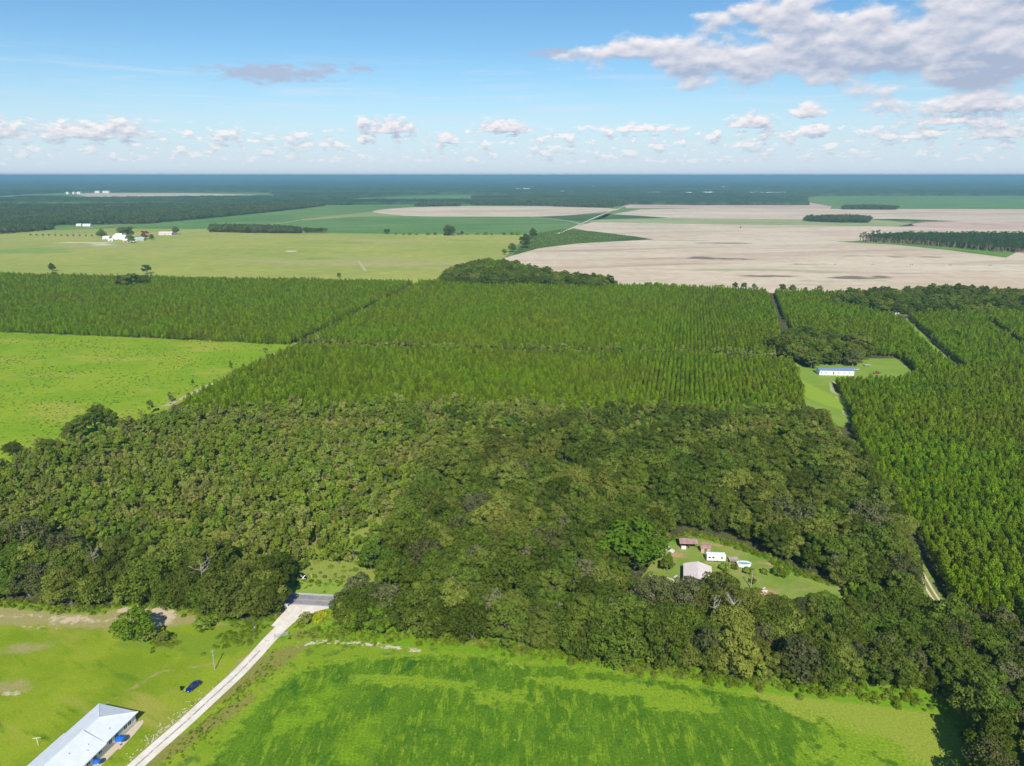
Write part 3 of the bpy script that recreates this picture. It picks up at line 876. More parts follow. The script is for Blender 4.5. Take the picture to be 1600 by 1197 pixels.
class Kind:
    """a kind of plant: crown mesh, trunk mesh and (for the masses) both in one unlinked form"""
    def __init__(s, name, variants, lmat, bmat):
        s.name = name
        s.crowns, s.trunks = [], []
        s.coll = bpy.data.collections.new(name + '_forms')
        for i, ((V, Fc), mb) in enumerate(variants):
            c = mesh_obj('crown', V, Fc, lmat, link=False)
            t = mb.build('trunk', bmat, link=False)
            s.crowns.append(c)
            s.trunks.append(t)
            nv = len(V)
            allV = np.vstack([V, np.array(mb.v)]) if mb.v else V
            allF = [tuple(f) for f in Fc] + [tuple(k + nv for k in f) for f in mb.f]
            o = mesh_obj('%s_form_%02d' % (name, i), allV, allF, [lmat, bmat], link=False, midx=[0] * len(Fc) + [1] * len(mb.f))
            s.coll.objects.link(o)
        s.n = len(variants)

    def single(s, x, y, scale, label, cat, group=None, v=None, rz=None, sz=None, name=None, z=0.0, parts=True):
        v = random.randrange(s.n) if v is None else v
        r = empty(name or s.name, (x, y, z), rz if rz is not None else random.uniform(0, 6.28), label=label, cat=cat, group=group)
        r.scale = (scale, scale, sz or scale)
        for src in (s.crowns[v], s.trunks[v]):
            o = src.copy()
            C.objects.link(o)
            o.parent = r
        return r


def scatter(name, kind, P, scale, label, sz=None, idx=None):
    """the rest of a kind as ONE mass: points that carry a form of the kind each"""
    n = len(P)
    if n == 0: return None
    P = np.asarray(P, float)
    if P.shape[1] == 2: P = np.hstack([P, np.zeros((n, 1))])
    me = bpy.data.meshes.new(name)
    me.vertices.add(n)
    me.vertices.foreach_set('co', P.astype(np.float32).ravel())
    sc = np.asarray(scale, np.float32) * np.ones(n, np.float32)
    szz = sc * (np.ones(n, np.float32) if sz is None else np.asarray(sz, np.float32))
    a = me.attributes.new('size', 'FLOAT_VECTOR', 'POINT')
    a.data.foreach_set('vector', np.stack([sc, sc, szz], 1).astype(np.float32).ravel())
    a = me.attributes.new('turn', 'FLOAT_VECTOR', 'POINT')
    a.data.foreach_set('vector', np.stack([rng.normal(0, .03, n), rng.normal(0, .03, n), rng.uniform(0, 6.283, n)], 1).astype(np.float32).ravel())
    a = me.attributes.new('form', 'INT', 'POINT')
    a.data.foreach_set('value', (rng.integers(0, kind.n, n) if idx is None else idx).astype(np.int32))
    o = bpy.data.objects.new(name, me)
    C.objects.link(o)
    ng = bpy.data.node_groups.new(name + '_planting', 'GeometryNodeTree')
    ng.interface.new_socket('Geometry', in_out='INPUT', socket_type='NodeSocketGeometry')
    ng.interface.new_socket('Geometry', in_out='OUTPUT', socket_type='NodeSocketGeometry')
    N, L = ng.nodes, ng.links
    gi, go = N.new('NodeGroupInput'), N.new('NodeGroupOutput')
    iop = N.new('GeometryNodeInstanceOnPoints')
    ci = N.new('GeometryNodeCollectionInfo')
    ci.inputs['Collection'].default_value = kind.coll
    ci.inputs['Separate Children'].default_value = True
    ci.inputs['Reset Children'].default_value = True

    def attr(nm, dt):
        q = N.new('GeometryNodeInputNamedAttribute')
        q.data_type = dt
        q.inputs['Name'].default_value = nm
        return [s_ for s_ in q.outputs if s_.enabled and s_.name == 'Attribute'][0]
    L.new(gi.outputs[0], iop.inputs['Points'])
    L.new(ci.outputs[0], iop.inputs['Instance'])
    iop.inputs['Pick Instance'].default_value = True
    L.new(attr('form', 'INT'), iop.inputs['Instance Index'])
    L.new(attr('turn', 'FLOAT_VECTOR'), iop.inputs['Rotation'])
    L.new(attr('size', 'FLOAT_VECTOR'), iop.inputs['Scale'])
    L.new(iop.outputs[0], go.inputs[0])
    md = o.modifiers.new('planting', 'NODES')
    md.node_group = ng
    return tag(o, label=label, kind='stuff')


oak = Kind('oak_tree', [oak_variant(i, r, h, n, .50, nl) for i, (r, h, n, nl) in enumerate([(5.4, 13, 7000, 46), (4.8, 14, 6500, 42), (6.2, 12.5, 8000, 54), (4.4, 11.5, 5500, 34), (5.0, 15, 7000, 44), (3.8, 10, 4200, 26)])], L_oak, M_bark)
moss = Kind('mossy_oak', [oak_variant(20 + i, r, h, n, .46, nl) for i, (r, h, n, nl) in enumerate([(5.2, 13.5, 4800, 40), (4.4, 12, 3900, 32), (5.6, 12.5, 5200, 44)])], L_moss, plain('grey_bark', (.30, .27, .23), .9))
bright = Kind('bright_tree', [oak_variant(40 + i, r, h, n, .42, nl) for i, (r, h, n, nl) in enumerate([(4.4, 9, 5200, 30), (3.2, 7.5, 3600, 22)])], L_bright, M_bark)
pine = Kind('pine_tree', [pine_variant(i, h, r, z0, 150, .5) for i, (h, r, z0) in enumerate([(7.6, 1.95, 1.8), (8.2, 1.8, 2.2), (7.0, 2.0, 1.7), (7.8, 1.65, 2.1), (6.4, 1.8, 1.4), (8.8, 1.9, 2.6)])], L_pine, M_pbark)
scrub = Kind('young_tree', [scrub_variant(i, h, r, n, .36) for i, (h, r, n) in enumerate([(6.2, 1.6, 1100), (5.2, 1.35, 850), (7.2, 1.7, 1300), (4.4, 1.5, 800), (6.8, 1.2, 900), (3.2, 1.4, 600)])], L_scrub, M_bark)
far = Kind('woodland_tree', [oak_variant(60 + i, r, h, n, 1.3, nl, (0.3, 0.5), .1) for i, (r, h, n, nl) in enumerate([(5.0, 13, 420, 12), (4.2, 14.5, 380, 10), (5.8, 12, 460, 14)])], L_far, M_bark)
farpine = Kind('tall_pine', [oak_variant(70 + i, r, h, n, .8, nl, (0.3, 0.5), .45) for i, (r, h, n, nl) in enumerate([(2.6, 17, 420, 9), (2.2, 18.5, 360, 8), (2.9, 15.5, 420, 10)])], leaf('tall_pine_needles', (0.06, 0.115, 0.022), (0.085, 0.14, 0.028), None, val=.25), M_pbark)
L_weed = L_bush


def tuft_variant(i, r, h, n, s):
    rg = np.random.default_rng(800 + i)
    d = rg.normal(size=(n, 3)); d[:, 2] = abs(d[:, 2]); d /= np.linalg.norm(d, axis=1, keepdims=True)
    P = d * np.array((r, r, h)) * rg.uniform(.5, 1.05, (n, 1))
    V, Fc = cards(P, d + rg.normal(size=d.shape) * .5, s, .8, rg)
    return (V, Fc), MB()


bush = Kind('bush', [tuft_variant(i, 1.0, 1.0 + .2 * i, 170, .34) for i in range(4)], L_bush, M_bark)


# ------------------------------------------------------------------ planting
def jitter_grid(poly, sx, sy=None, rot=0.0, jit=0.35):
    sy = sy or sx
    A = np.array(poly)
    c = A.mean(0)
    rr = np.abs(A - c).max() * 1.5
    gx, gy = np.meshgrid(np.arange(-rr, rr, sx), np.arange(-rr, rr, sy))
    gy = gy + (np.arange(gx.shape[1]) % 2)[None, :] * sy * .5 * (1 if jit > .2 else 0)
    g = np.stack([gx.ravel(), gy.ravel()], 1)
    g += rng.uniform(-jit, jit, g.shape) * np.array((sx, sy))
    cr, sr = math.cos(-rot), math.sin(-rot)
    g = g @ np.array(((cr, sr), (-sr, cr))) + c
    return g[inside(g, poly)]


def vnoise(P, s, seed=0):
    """cheap smooth noise 0..1"""
    r = np.random.default_rng(seed)
    out = np.zeros(len(P))
    for k in range(6):
        a = r.uniform(0, 6.28); f = s * r.uniform(.6, 1.7); ph = r.uniform(0, 6.28)
        out += np.sin((P[:, 0] * math.cos(a) + P[:, 1] * math.sin(a)) * f + ph)
    return 0.5 + out / 7.0


def clear_of(P, polys=(), lines=()):
    k = np.ones(len(P), bool)
    for q in polys: k &= ~inside(P, q)
    for ln, d in lines: k &= dist_line(P, ln) > d
    return P[k]


def split_near(P, sizes, h, m):
    """the m that show largest and stand in the frame -> (indices near, indices rest)"""
    x, y, dep = project(P[:, 0], P[:, 1], h)
    vis = (x > -30) & (x < 1630) & (y > 0) & (y < 1260) & (dep > 0)
    key = np.where(vis, dep / sizes, 1e9)
    o = np.argsort(key)[:m]
    near = np.zeros(len(P), bool)
    near[o] = True
    near &= vis
    return near


ROW = R(14)
# pines
P1 = ground_poly([(652, 444), (900, 448), (1197, 458), (1212, 500), (1222, 545), (1246, 590), (1258, 638), (1240, 648), (1100, 650), (900, 645), (700, 640), (500, 642), (335, 650), (285, 643), (345, 604), (420, 568), (470, 543), (560, 495)])
P2 = ground_poly([(-700, 508), (0, 520), (200, 528), (430, 539), (470, 541), (560, 493), (650, 445), (400, 441), (0, 433), (-700, 422)])
P3 = ground_poly([(1208, 460), (1700, 470), (2200, 478), (2600, 1100), (2100, 1100), (1800, 1010), (1600, 985), (1500, 960), (1462, 900), (1432, 850), (1400, 800), (1375, 760), (1345, 715), (1330, 668), (1318, 622), (1302, 600), (1400, 599), (1432, 592), (1424, 574), (1400, 558), (1345, 556), (1260, 545), (1235, 520)])
oakband = ground_poly([(1290, 478), (1340, 484), (1400, 498), (1430, 496), (1500, 494), (1560, 492), (1700, 500), (1700, 466), (1580, 462), (1500, 458), (1400, 462), (1310, 466)])
oakclump = ground_poly([(1198, 548), (1225, 560), (1262, 577), (1300, 572), (1345, 570), (1362, 558), (1340, 546), (1300, 538), (1240, 530)])
divide = [G(455, 543), G(560, 492), G(655, 443)]
firebreak = [G(430, 540), G(700, 549), G(900, 553), G(1215, 563)]
lane4 = [G(1545, 505), G(1600, 545), G(1660, 590)]
pp = []
g1 = jitter_grid(P1, 3.1, 2.1, ROW, .16)
g1 = clear_of(g1, [oakclump], [(firebreak, 10.0), (divide, 5.2)])
g2 = clear_of(jitter_grid(P2, 3.1, 2.2, ROW, .2), [], [(divide, 5.2)])
g3 = jitter_grid(P3, 3.2, 2.3, R(17), .15)
g3 = clear_of(g3, [oakband, oakclump, yard_poly], [(lane2, 5.5), (lane4, 4.0), (lane_r, 4.5)])
allp = np.vstack([g1, g2, g3])
allp = allp[rng.random(len(allp)) > 0.035]
# gaps and thinner spots toward the scrub side
nz = vnoise(allp, 0.05, 3)
ps = .86 * np.clip(rng.normal(1.0, .15, len(allp)), .6, 1.3) * (0.9 + 0.2 * nz)
near = split_near(allp, ps, 8, 300)
pv = rng.integers(0, pine.n, len(allp))
for (x, y), s in zip(allp[near], ps[near]):
    dl_ = float(dist_line(np.array([[x, y]]), lane_r)[0])
    w_ = 'in the edge rows along the sandy lane' if dl_ < 14 else ('in the rows just inside the sandy lane' if dl_ < 32 else 'deep inside the right hand rows, behind the corner oaks')
    h_ = 'tall' if s > .96 else ('low' if s < .78 else 'middling')
    pine.single(x, y, s, h_ + ' bright green plantation pine ' + w_, 'pine tree', h_ + ' plantation pines ' + w_)
scatter('pine_plantation', pine, allp[~near], ps[~near], 'dense rows of bright green plantation pines')

# oaks
O1 = ground_poly([(-420, 852), (0, 866), (120, 872), (330, 884), (430, 900), (446, 925), (438, 950), (400, 966), (372, 965), (310, 945), (262, 930), (200, 924), (150, 940), (100, 940), (60, 930), (0, 932), (-420, 915)])
O2 = ground_poly([(705, 706), (880, 702), (1100, 704), (1322, 704), (1350, 735), (1385, 790), (1415, 850), (1432, 905), (1440, 950), (1490, 992), (1600, 1010), (1760, 1060), (1900, 1150), (2000, 1400), (1700, 1400), (1600, 1230), (1570, 1150), (1540, 1100), (1460, 1078), (1440, 1072), (1250, 1050), (1150, 1045), (1000, 1025), (850, 1000), (720, 985), (600, 975), (530, 970), (522, 955), (590, 940), (600, 905), (600, 885), (612, 840), (650, 785), (690, 740)])
road_poly = band(road_line, W_ROAD)
og = np.vstack([jitter_grid(O1, 5.2, jit=.4), jitter_grid(O2, 5.6, jit=.42)])
inner = clear_poly
og = clear_of(og, [], [(road_line, 5.2), (lane_r, 7.0), (drive_line, 6)])
cd = dist_line(og, clear_poly + [clear_poly[0]])
og = og[~(inside(og, clear_poly) | (cd < 2.6))]
og = og[rng.random(len(og)) > 0.02]


def tree_row(px, step, jit):
    ln = [np.array(G(*p)) for p in px]
    out, acc = [], 0.0
    for a, b in zip(ln[:-1], ln[1:]):
        L = np.linalg.norm(b - a)
        while acc < L:
            out.append(a + (b - a) * acc / L + rng.normal(0, jit, 2))
            acc += step * rng.uniform(.8, 1.2)
        acc -= L
    return np.array(out)


rows = [tree_row([(-380, 928), (0, 931), (60, 932), (120, 942), (165, 942), (230, 938), (290, 944), (345, 955), (385, 964), (418, 957), (434, 946)], 4.0, .5),
        tree_row([(532, 972), (600, 982), (720, 994), (900, 1018), (1050, 1038), (1240, 1060), (1440, 1078), (1500, 1092), (1535, 1112), (1528, 1150), (1540, 1200), (1560, 1290)], 4.8, .9),
        tree_row([(1000, 953), (1100, 957), (1200, 962), (1330, 968), (1400, 972), (1440, 975)], 4.0, .5)]
_o = []
for t_ in np.arange(-330, 185, 4.4):
    p_ = np.array(road_c[0]) + rd * t_ - off * 6.6 + rng.normal(0, .5, 2)
    qx_ = project(p_[0], p_[1], 0)[0]
    if qx_ < 425 or qx_ > 622: _o.append(p_)
og = np.vstack([og, np.array(_o)])
rows = [r_[dist_line(r_, road_line) > 3.9] for r_ in rows]
og = np.vstack([og] + rows)
n_row = [len(r_) for r_ in rows]
os_ = np.clip(rng.normal(.88, .19, len(og)), .5, 1.32)
# smaller next to the clearing so the buildings stay in sight, and in the strip between clearing and crop
cx = project(og[:, 0], og[:, 1], 0)
front = (cx[0] > 985) & (cx[0] < 1350) & (cx[1] > 930) & (cx[1] < 1010)
os_[front] *= 0.9
qx2, qy2, _ = project(og[:, 0], og[:, 1], 0)
os_[(qx2 > 1150) & (qx2 < 1400) & (qy2 > 925) & (qy2 < 992)] *= .66
os_[len(os_) - sum(n_row):len(os_) - n_row[2]] *= 1.08
ov = rng.integers(0, 20, len(og))
pri = os_.copy()
pri[len(og) - sum(n_row):] *= 2.0
onear = split_near(og, pri, 8, 300)
nth = [0, 0, 0]


def ordinal(n):
    a = 'zeroth first second third fourth fifth sixth seventh eighth ninth tenth eleventh twelfth thirteenth fourteenth fifteenth sixteenth seventeenth eighteenth nineteenth'.split()
    b = {2: 'twenty', 3: 'thirty', 4: 'forty', 5: 'fifty', 6: 'sixty'}
    return a[n] if n < 20 else (b[n // 10][:-1] + 'ieth' if n % 10 == 0 else b[n // 10] + '-' + a[n % 10])


for i in np.where(onear)[0]:
    x, y = og[i]
    qx, qy, _ = project(x, y, 0)
    side = qx < 470
    k, kn = (oak, 'dark green oak') if ov[i] < 16 else (moss, 'grey green mossy oak')
    j_ = i - (len(og) - sum(n_row))
    if 0 <= j_ < n_row[0] and 0 <= qx:
        nth[0] += 1
        k.single(x, y, os_[i], kn + ', ' + ordinal(nth[0]) + ' from the left in the front row above the lawn', 'oak tree', 'front row of oaks above the lawn', name='oak_tree')
        continue
    if n_row[0] <= j_ < n_row[0] + n_row[1]:
        nth[1] += 1
        k.single(x, y, os_[i], kn + ', ' + ordinal(nth[1]) + ' from the left in the front row along the crop field', 'oak tree', 'front row of oaks along the crop field', name='oak_tree')
        continue
    if j_ >= n_row[0] + n_row[1]:
        nth[2] += 1
        k.single(x, y, os_[i], kn + ', ' + ordinal(nth[2]) + ' from the left in the row below the barn clearing', 'oak tree', 'row of oaks below the barn clearing', name='oak_tree')
        continue
    size = 'large ' if os_[i] > .98 else ('small ' if os_[i] < .78 else 'mid-sized ')
    if side:
        where, grp = ('beside the road junction', 'oaks at the road junction') if qx > 300 else (('in front of the road above the lawn', 'oaks above the lawn') if qy > 905 else ('in the wood behind the lawn, beyond the road', 'oaks beyond the road'))
    elif qx >= 1430:
        where, grp = 'in the wood at the right end of the crop field', 'oaks at the right end of the crop field'
    elif qy > 935:
        where, grp = ('in the belt below the barn', 'oaks below the barn') if qx > 1000 else ('in the belt between crop field and road', 'oaks between crop field and road')
    elif qx < 780:
        where, grp = 'in the wood next to the open scrub', 'oaks next to the scrub'
    elif qx < 1010:
        where, grp = 'in the wood left of the barn clearing', 'oaks left of the clearing'
    elif qx < 1250:
        where, grp = 'in the wood straight behind the barn clearing', 'oaks behind the clearing'
    else:
        where, grp = 'in the wood between barn clearing and sandy lane', 'oaks before the sandy lane'
    k.single(x, y, os_[i], size + kn + ' ' + where, 'oak tree', size + ('mossy ' if k is moss else '') + grp, name='oak_tree')
rest = ~onear
ob = jitter_grid(oakband, 7.5, jit=.4)
oc = jitter_grid(oakclump, 6.5, jit=.3)
# mixed trees along the near side of the parcel
mixp = ground_poly([(560, 655), (800, 650), (900, 648), (1100, 652), (1240, 650), (1300, 665), (1322, 704), (1100, 704), (880, 702), (700, 706)])
om = jitter_grid(mixp, 6.0, jit=.45)
om = om[rng.random(len(om)) < np.clip((project(om[:, 0], om[:, 1], 0)[0] - 640) / 300, .1, .8)]
RP = np.vstack([og[rest], ob, oc, om])
RS = np.concatenate([os_[rest], rng.normal(.85, .12, len(ob)), rng.normal(1.0, .1, len(oc)), rng.normal(.62, .12, len(om))])
scatter('oak_woods', oak, RP, np.clip(RS, .4, 1.3), 'dark oak woods behind the nearer trees')

# young trees of the scrub
sg = jitter_grid(scrub_poly, 3.0, jit=.48)
sp_ = project(sg[:, 0], sg[:, 1], 0)
openm = np.zeros(len(sg))
for args in ((552, 845, 3.5, 14, -20), (520, 893, 16, 4), (500, 908, 40, 5)):
    openm = np.maximum(openm, ell(sg, *args))
sg = sg[(rng.random(len(sg)) > openm * 1.3)]
sg = sg[~(inside(sg, O2) & (rng.random(len(sg)) < .8))]
sg = clear_of(sg, [], [(road_line, 10.5)])
ss = np.clip(rng.normal(.90, .24, len(sg)), .4, 1.45) * (0.66 + .45 * vnoise(sg, .06, 5))
# scrubby trees between the pine rows' near edge
eg = jitter_grid(ground_poly([(262, 648), (420, 640), (700, 632), (1000, 640), (1240, 640), (1250, 655), (900, 655), (560, 655), (280, 655)]), 3.4, jit=.45)
snear = split_near(sg, ss, 3, 300)
for i in np.where(snear)[0]:
    qx, qy, _ = project(*sg[i], 0)
    w = 'above the roadside clearing' if qx > 400 and qy > 840 else ('beside the oak wood border' if qx > 560 else ('right behind the roadside oaks' if qy > 835 else 'in the middle of the open scrub'))
    z_ = 'tall ' if ss[i] > 1.15 else ('low ' if ss[i] < .85 else '')
    scrub.single(*sg[i], ss[i], z_ + 'olive green young tree ' + w, 'young tree', z_ + 'young trees ' + w)
fb = tree_row([(500, 542), (700, 549), (900, 553), (1215, 563)], 1.15, 5.0)
eg = np.vstack([eg, fb])
scatter('young_scrub_trees', scrub, np.vstack([sg[~snear], eg]), np.concatenate([ss[~snear], rng.normal(1.05, .2, len(eg))]), 'thick scrub of olive green young trees')
# an oak or two within the scrub
for (px, py, s) in [(150, 672, .95), (128, 682, .9), (172, 668, .9), (195, 676, .8), (110, 690, .8), (22, 712, .62), (75, 706, .6), (155, 655, .85)]:
    x, y = G(px, py)
    oak.single(x, y, s, 'dark oak in the clump between bright pasture and scrub', 'oak tree', 'oaks at the pasture edge')
for (px, py, s) in [(236, 646, .85), (268, 628, .8), (302, 607, .62), (362, 583, .85), (381, 577, .62), (416, 557, .75), (60, 702, .9), (222, 655, .7)]:
    x, y = G(px, py)
    scrub.single(x, y, s * 1.3, 'loose young tree beside the sandy path at the edge of the bright pasture', 'young tree', 'young trees along the pasture path', sz=s * 1.7)

# far woods one can tell trees in: masses of trees with real crowns
def wood(name, px, spacing, smin, smax, label, kind=far):
    g = jitter_grid(ground_poly(px), spacing, jit=.45)
    return scatter(name, kind, g, rng.uniform(smin, smax, len(g)), label)


wood('triangle_wood', [(690, 445), (712, 428), (745, 418), (785, 420), (830, 429), (880, 440), (962, 449), (945, 453), (700, 448)], 6.5, .85, 1.35, 'triangular wood of mixed trees at the corner of the plantation', oak)
wood('triangle_wood', [(705, 436), (745, 420), (785, 421), (830, 430), (850, 438)], 7.5, 1.3, 1.9, 'fresh green trees in the middle of the triangular wood', bright)
wood('field_copse', [(328, 363), (330, 357), (420, 358.5), (470, 361.5), (470, 365), (400, 364.5)], 6.5, .9, 1.15, 'dark copse between the yellow pasture and the green field')
wood('field_copse', [(1255, 346), (1262, 342), (1330, 341.5), (1360, 344), (1358, 348.5), (1300, 348)], 8, .9, 1.2, 'dark copse in the middle of the sandy fields')
wood('field_copse', [(1316, 327.5), (1318, 325), (1360, 324), (1404, 326), (1400, 328)], 9, .9, 1.2, 'dark copse in front of the far green field')
wood('field_copse', [(649, 323), (652, 320.5), (690, 319), (719, 320.5), (719, 322.5)], 9, .9, 1.2, 'dark copse between green field and sandy field')
wood('tree_belt', [(736, 321), (736, 319), (840, 318), (860, 320), (860, 322)], 11, .8, 1.3, 'broken belt of trees before the far green field')
wood('pine_grove', [(1342, 378), (1400, 372), (1700, 372), (1700, 398), (1598, 396), (1540, 393), (1470, 386), (1400, 381)], 7.0, .85, 1.1, 'grove of tall pines standing in the sandy field', farpine)
wood('pine_grove', [(1400, 373), (1700, 373), (1700, 396), (1598, 394), (1540, 391), (1480, 386)], 8.0, .4, .8, 'dark undergrowth trees of the pine grove')
wood('long_wood', [(-500, 362), (0, 358), (80, 354), (90, 352), (230, 350), (330, 341), (430, 331), (508, 322), (500, 319.5), (350, 321), (100, 323), (-500, 322)], 9.5, .85, 1.3, 'long dark wood behind the pastures and farm')
wood('long_wood', [(-500, 372), (0, 366), (40, 363), (85, 359), (80, 356), (0, 358), (-500, 360)], 9, .8, 1.2, 'spur of dark trees at the pasture corner')
wood('far_copse', [(18, 312), (30, 309.5), (80, 309), (118, 311), (112, 313)], 12, 1, 1.3, 'far dark copse in the green fields')
wood('roadside_trees', [(528, 321), (535, 318.5), (600, 313), (606, 314.5), (560, 320)], 14, .9, 1.2, 'row of trees along the far field corner')
wood('far_belt', [(735, 313), (740, 309), (1000, 309), (1230, 311), (1262, 313), (1262, 316), (1180, 313), (1080, 312), (1010, 313.5), (975, 322), (930, 324), (862, 323), (862, 313)], 13, .9, 1.4, 'dark belt of woods before the far plain')
wood('far_belt', [(862, 319), (940, 318), (970, 315), (958, 325), (900, 324), (865, 323)], 12, .8, 1.2, 'dark trees beside the pale dirt road')

# the wooded plain to the horizon: one rough canopy surface, open where farms lie
def far_plain():
    rs = [3560]
    while rs[-1] < 58000:
        rs.append(rs[-1] * (1 + 0.0026 + 0.006 * min(1, (rs[-1] - 3560) / 9000)))
    rs = np.array(rs)
    th = np.radians(np.arange(-62, 62.01, 0.16))
    rr, tt = np.meshgrid(rs, th, indexing='ij')
    rr = rr * (1 + rng.uniform(-.0012, .0012, rr.shape))
    X = (rr / np.cos(tt * 0) * np.sin(tt)).ravel()
    Y = (rr * np.cos(tt)).ravel()
    # start line follows the fields (a line of constant Y rather than constant distance)
    P = np.stack([X, Y], 1)
    hgt = rng.uniform(9, 17, len(P)) + 3 * vnoise(P, .002, 9)
    clears = [[(930, 291.5), (1015, 291), (1016, 292.6), (930, 293)], [(1010, 301.5), (1110, 302), (1110, 304), (1010, 303.6)], [(1170, 301), (1230, 301.5), (1230, 304), (1170, 303.5)],
              [(115, 300), (420, 301), (440, 309), (115, 312)], [(640, 302.5), (700, 301.5), (700, 303.5), (640, 304)], [(800, 296), (835, 296), (835, 297.5), (800, 297.3)], [(0, 306), (60, 303), (115, 301), (115, 312), (-200, 312), (-200, 308)],
              [(1385, 290.5), (1440, 290.3), (1440, 291.5), (1385, 291.6)], [(600, 305.5), (740, 303), (862, 310), (862, 314), (500, 316)], [(1262, 306.5), (2500, 304.5), (2500, 330), (1262, 330)], [(-2000, 309), (-200, 306), (-200, 316), (-2000, 316)], [(870, 300.6), (905, 300.4), (905, 302), (870, 302)], [(460, 289), (500, 289), (500, 289.8), (460, 289.8)]]
    low = np.zeros(len(P), bool)
    for c in clears: low |= inside(P, [G(*q) for q in c])
    low |= (Y < 3560) & (np.abs(X) < 1e5) & (rr.ravel() < 3600)
    low |= Y < 3480
    hgt[low] = -2.0
    V = np.stack([X, Y, hgt], 1)
    n0, n1 = rr.shape
    idx = np.arange(n0 * n1).reshape(n0, n1)
    q = np.stack([idx[:-1, :-1].ravel(), idx[:-1, 1:].ravel(), idx[1:, 1:].ravel(), idx[1:, :-1].ravel()], 1)
    q = q[~(low[q].all(1))]
    me = bpy.data.meshes.new('far_woods')
    me.vertices.add(len(V)); me.vertices.foreach_set('co', V.astype(np.float32).ravel())
    me.loops.add(q.size); me.loops.foreach_set('vertex_index', q.astype(np.int32).ravel())
    me.polygons.add(len(q)); me.polygons.foreach_set('loop_start', (np.arange(len(q)) * 4).astype(np.int32))
    me.update(); me.validate()
    me.materials.append(soil('far_canopy', (0.030, 0.062, 0.022), (0.052, 0.085, 0.026), [(('noise', 0.0012, 0.52, 0.68, 3, 4, 1), (0.075, 0.115, 0.035)), (('noise', 0.003, 0.66, 0.74, 0, 2, 1), (0.16, 0.20, 0.07))], 0.0006, 0.012, 0.55, bump=0))
    o = bpy.data.objects.new('far_woods', me)
    C.objects.link(o)
    tag(o, label='dark woods of the plain running to the horizon', kind='stuff')


far_plain()
# small far open fields inside the woods
farsheet('far_field', [(930, 291.5), (1015, 291), (1016, 292.6), (930, 293)], M_fo, 8)
farsheet('far_field', [(1010, 301.5), (1110, 302), (1110, 304), (1010, 303.6)], M_fo, 8)
farsheet('far_field', [(0, 306), (60, 303), (115, 301), (440, 301), (440, 306), (115, 312), (-200, 312), (-200, 308)], M_fg, 1)

# isolated trees in the fields
def lone(px, py, hpx, label, kind=None, name='field_tree', cat='tree', group=None, v=None, wide=1.0):
    kind = kind or oak
    x, y = G(px, py)
    _, _, dep = project(x, y, 0)
    v = random.randrange(kind.n) if v is None else v
    zs = np.array([q.co.z for q in kind.crowns[v].data.vertices]).max()
    h = hpx * dep / F / math.cos(PITCH)
    s = h / zs
    return kind.single(x, y, s * wide, label, cat, group, v=v, sz=s, name=name)


for args in [(230, 428, 14, 'round dark tree standing on the far edge of the pine plantation'),
             (82, 424, 13, 'tall dark tree at the far edge of the plantation, on the pasture side'),
             (160, 372, 14, 'dark tree behind the white farmhouse, left of its roof'),
             (203, 372, 17, 'broad dark tree right behind the white farmhouse'), (192, 368, 13, 'dark green tree behind the farmhouse ridge'),
             (275, 366, 12, 'spreading grey tree beside the pink farm building'),
             (205, 380, 12, 'low dark tree in front of the farmhouse corner'), (237, 375, 9, 'dark round tree beside the rusty one'),
             (700, 368, 16, 'largest dark tree on the line between pasture and green field'), (707, 368, 14, 'second trunk twin of the largest tree on the field line'),
             (605, 366, 8, 'small dark tree on the field line, left of the largest'), (722, 368, 7, 'low bush tree right of the largest on the field line'),
             (820, 388, 22, 'large dark tree at the tip of the green wedge'), (833, 373, 16, 'dark tree behind the large one at the green wedge'), (800, 394, 14, 'round dark tree in front of the green wedge'), (788, 398, 9, 'small tree left of the round one at the green wedge'),
             (1185, 446, 0, ''), (1148, 452, 11, 'dark tree on the plantation edge before the sandy field'), (1162, 452, 10, 'twin dark tree on the plantation edge'), (1178, 452, 9, 'small dark tree near the plantation corner'),
             (1222, 456, 12, 'slim tree in the gap beyond the plantation corner'), (1238, 457, 12, 'second slim tree beyond the plantation corner'), (1258, 456, 7, 'low bush at the sandy field edge'), (1280, 458, 12, 'broad bush tree at the sandy field edge'),
             (1475, 466, 22, 'tall tree rising above the oak band'), (1494, 466, 23, 'tallest tree rising above the oak band'), (1484, 468, 18, 'middle tree rising above the oak band'), (1573, 462, 14, 'thin tree at the sandy field edge near the picture border'),
             (530, 434, 8, 'small round tree at the far plantation edge near the pivot track'), (85, 432, 7, 'little bush at the far plantation edge'),
             (205, 452, 24, 'dark oak rising among the plantation pines'), (188, 451, 20, 'dark oak among the plantation pines, left of its neighbour'), (222, 450, 20, 'dark oak among the plantation pines, right of its neighbour')]:
    if args[2]: lone(args[0], args[1], args[2], args[3])
lone(227, 374, 13, 'rusty red tree beside the pale green barn', Kind('rusty_tree', [oak_variant(90, 3.4, 8, 1800, .6, 16)], L_red, M_bark), name='rusty_tree')
for k in range(11):
    x, y = G(48 + 9.6 * k, 368.5 + 0.15 * k)
    t = far.single(x, y, .42, 'small orchard tree in the single row before the long wood', 'orchard tree', 'orchard row', name='orchard_tree')
for k in range(9):
    lone(1010 + k * 15 + random.uniform(-4, 4), 448.5 + k * .4, 5 + random.uniform(0, 3), 'low bush on the line between plantation and sandy field', bush, name='field_bush', cat='bush', group='bushes along the sandy field')
for k in range(12):
    lone(478 + k * 3, 364.5, 8 + random.uniform(-1, 2), 'small tree in the thin right end of the copse row', far, name='field_tree', group='thin end of the copse')
for k in range(16):
    lone(615 + k * 13 + random.uniform(-4, 4), 367, 3 + random.uniform(0, 2.5), 'low bush on the line between pasture and green field', bush, name='field_bush', cat='bush', group='bushes between pasture and green field')
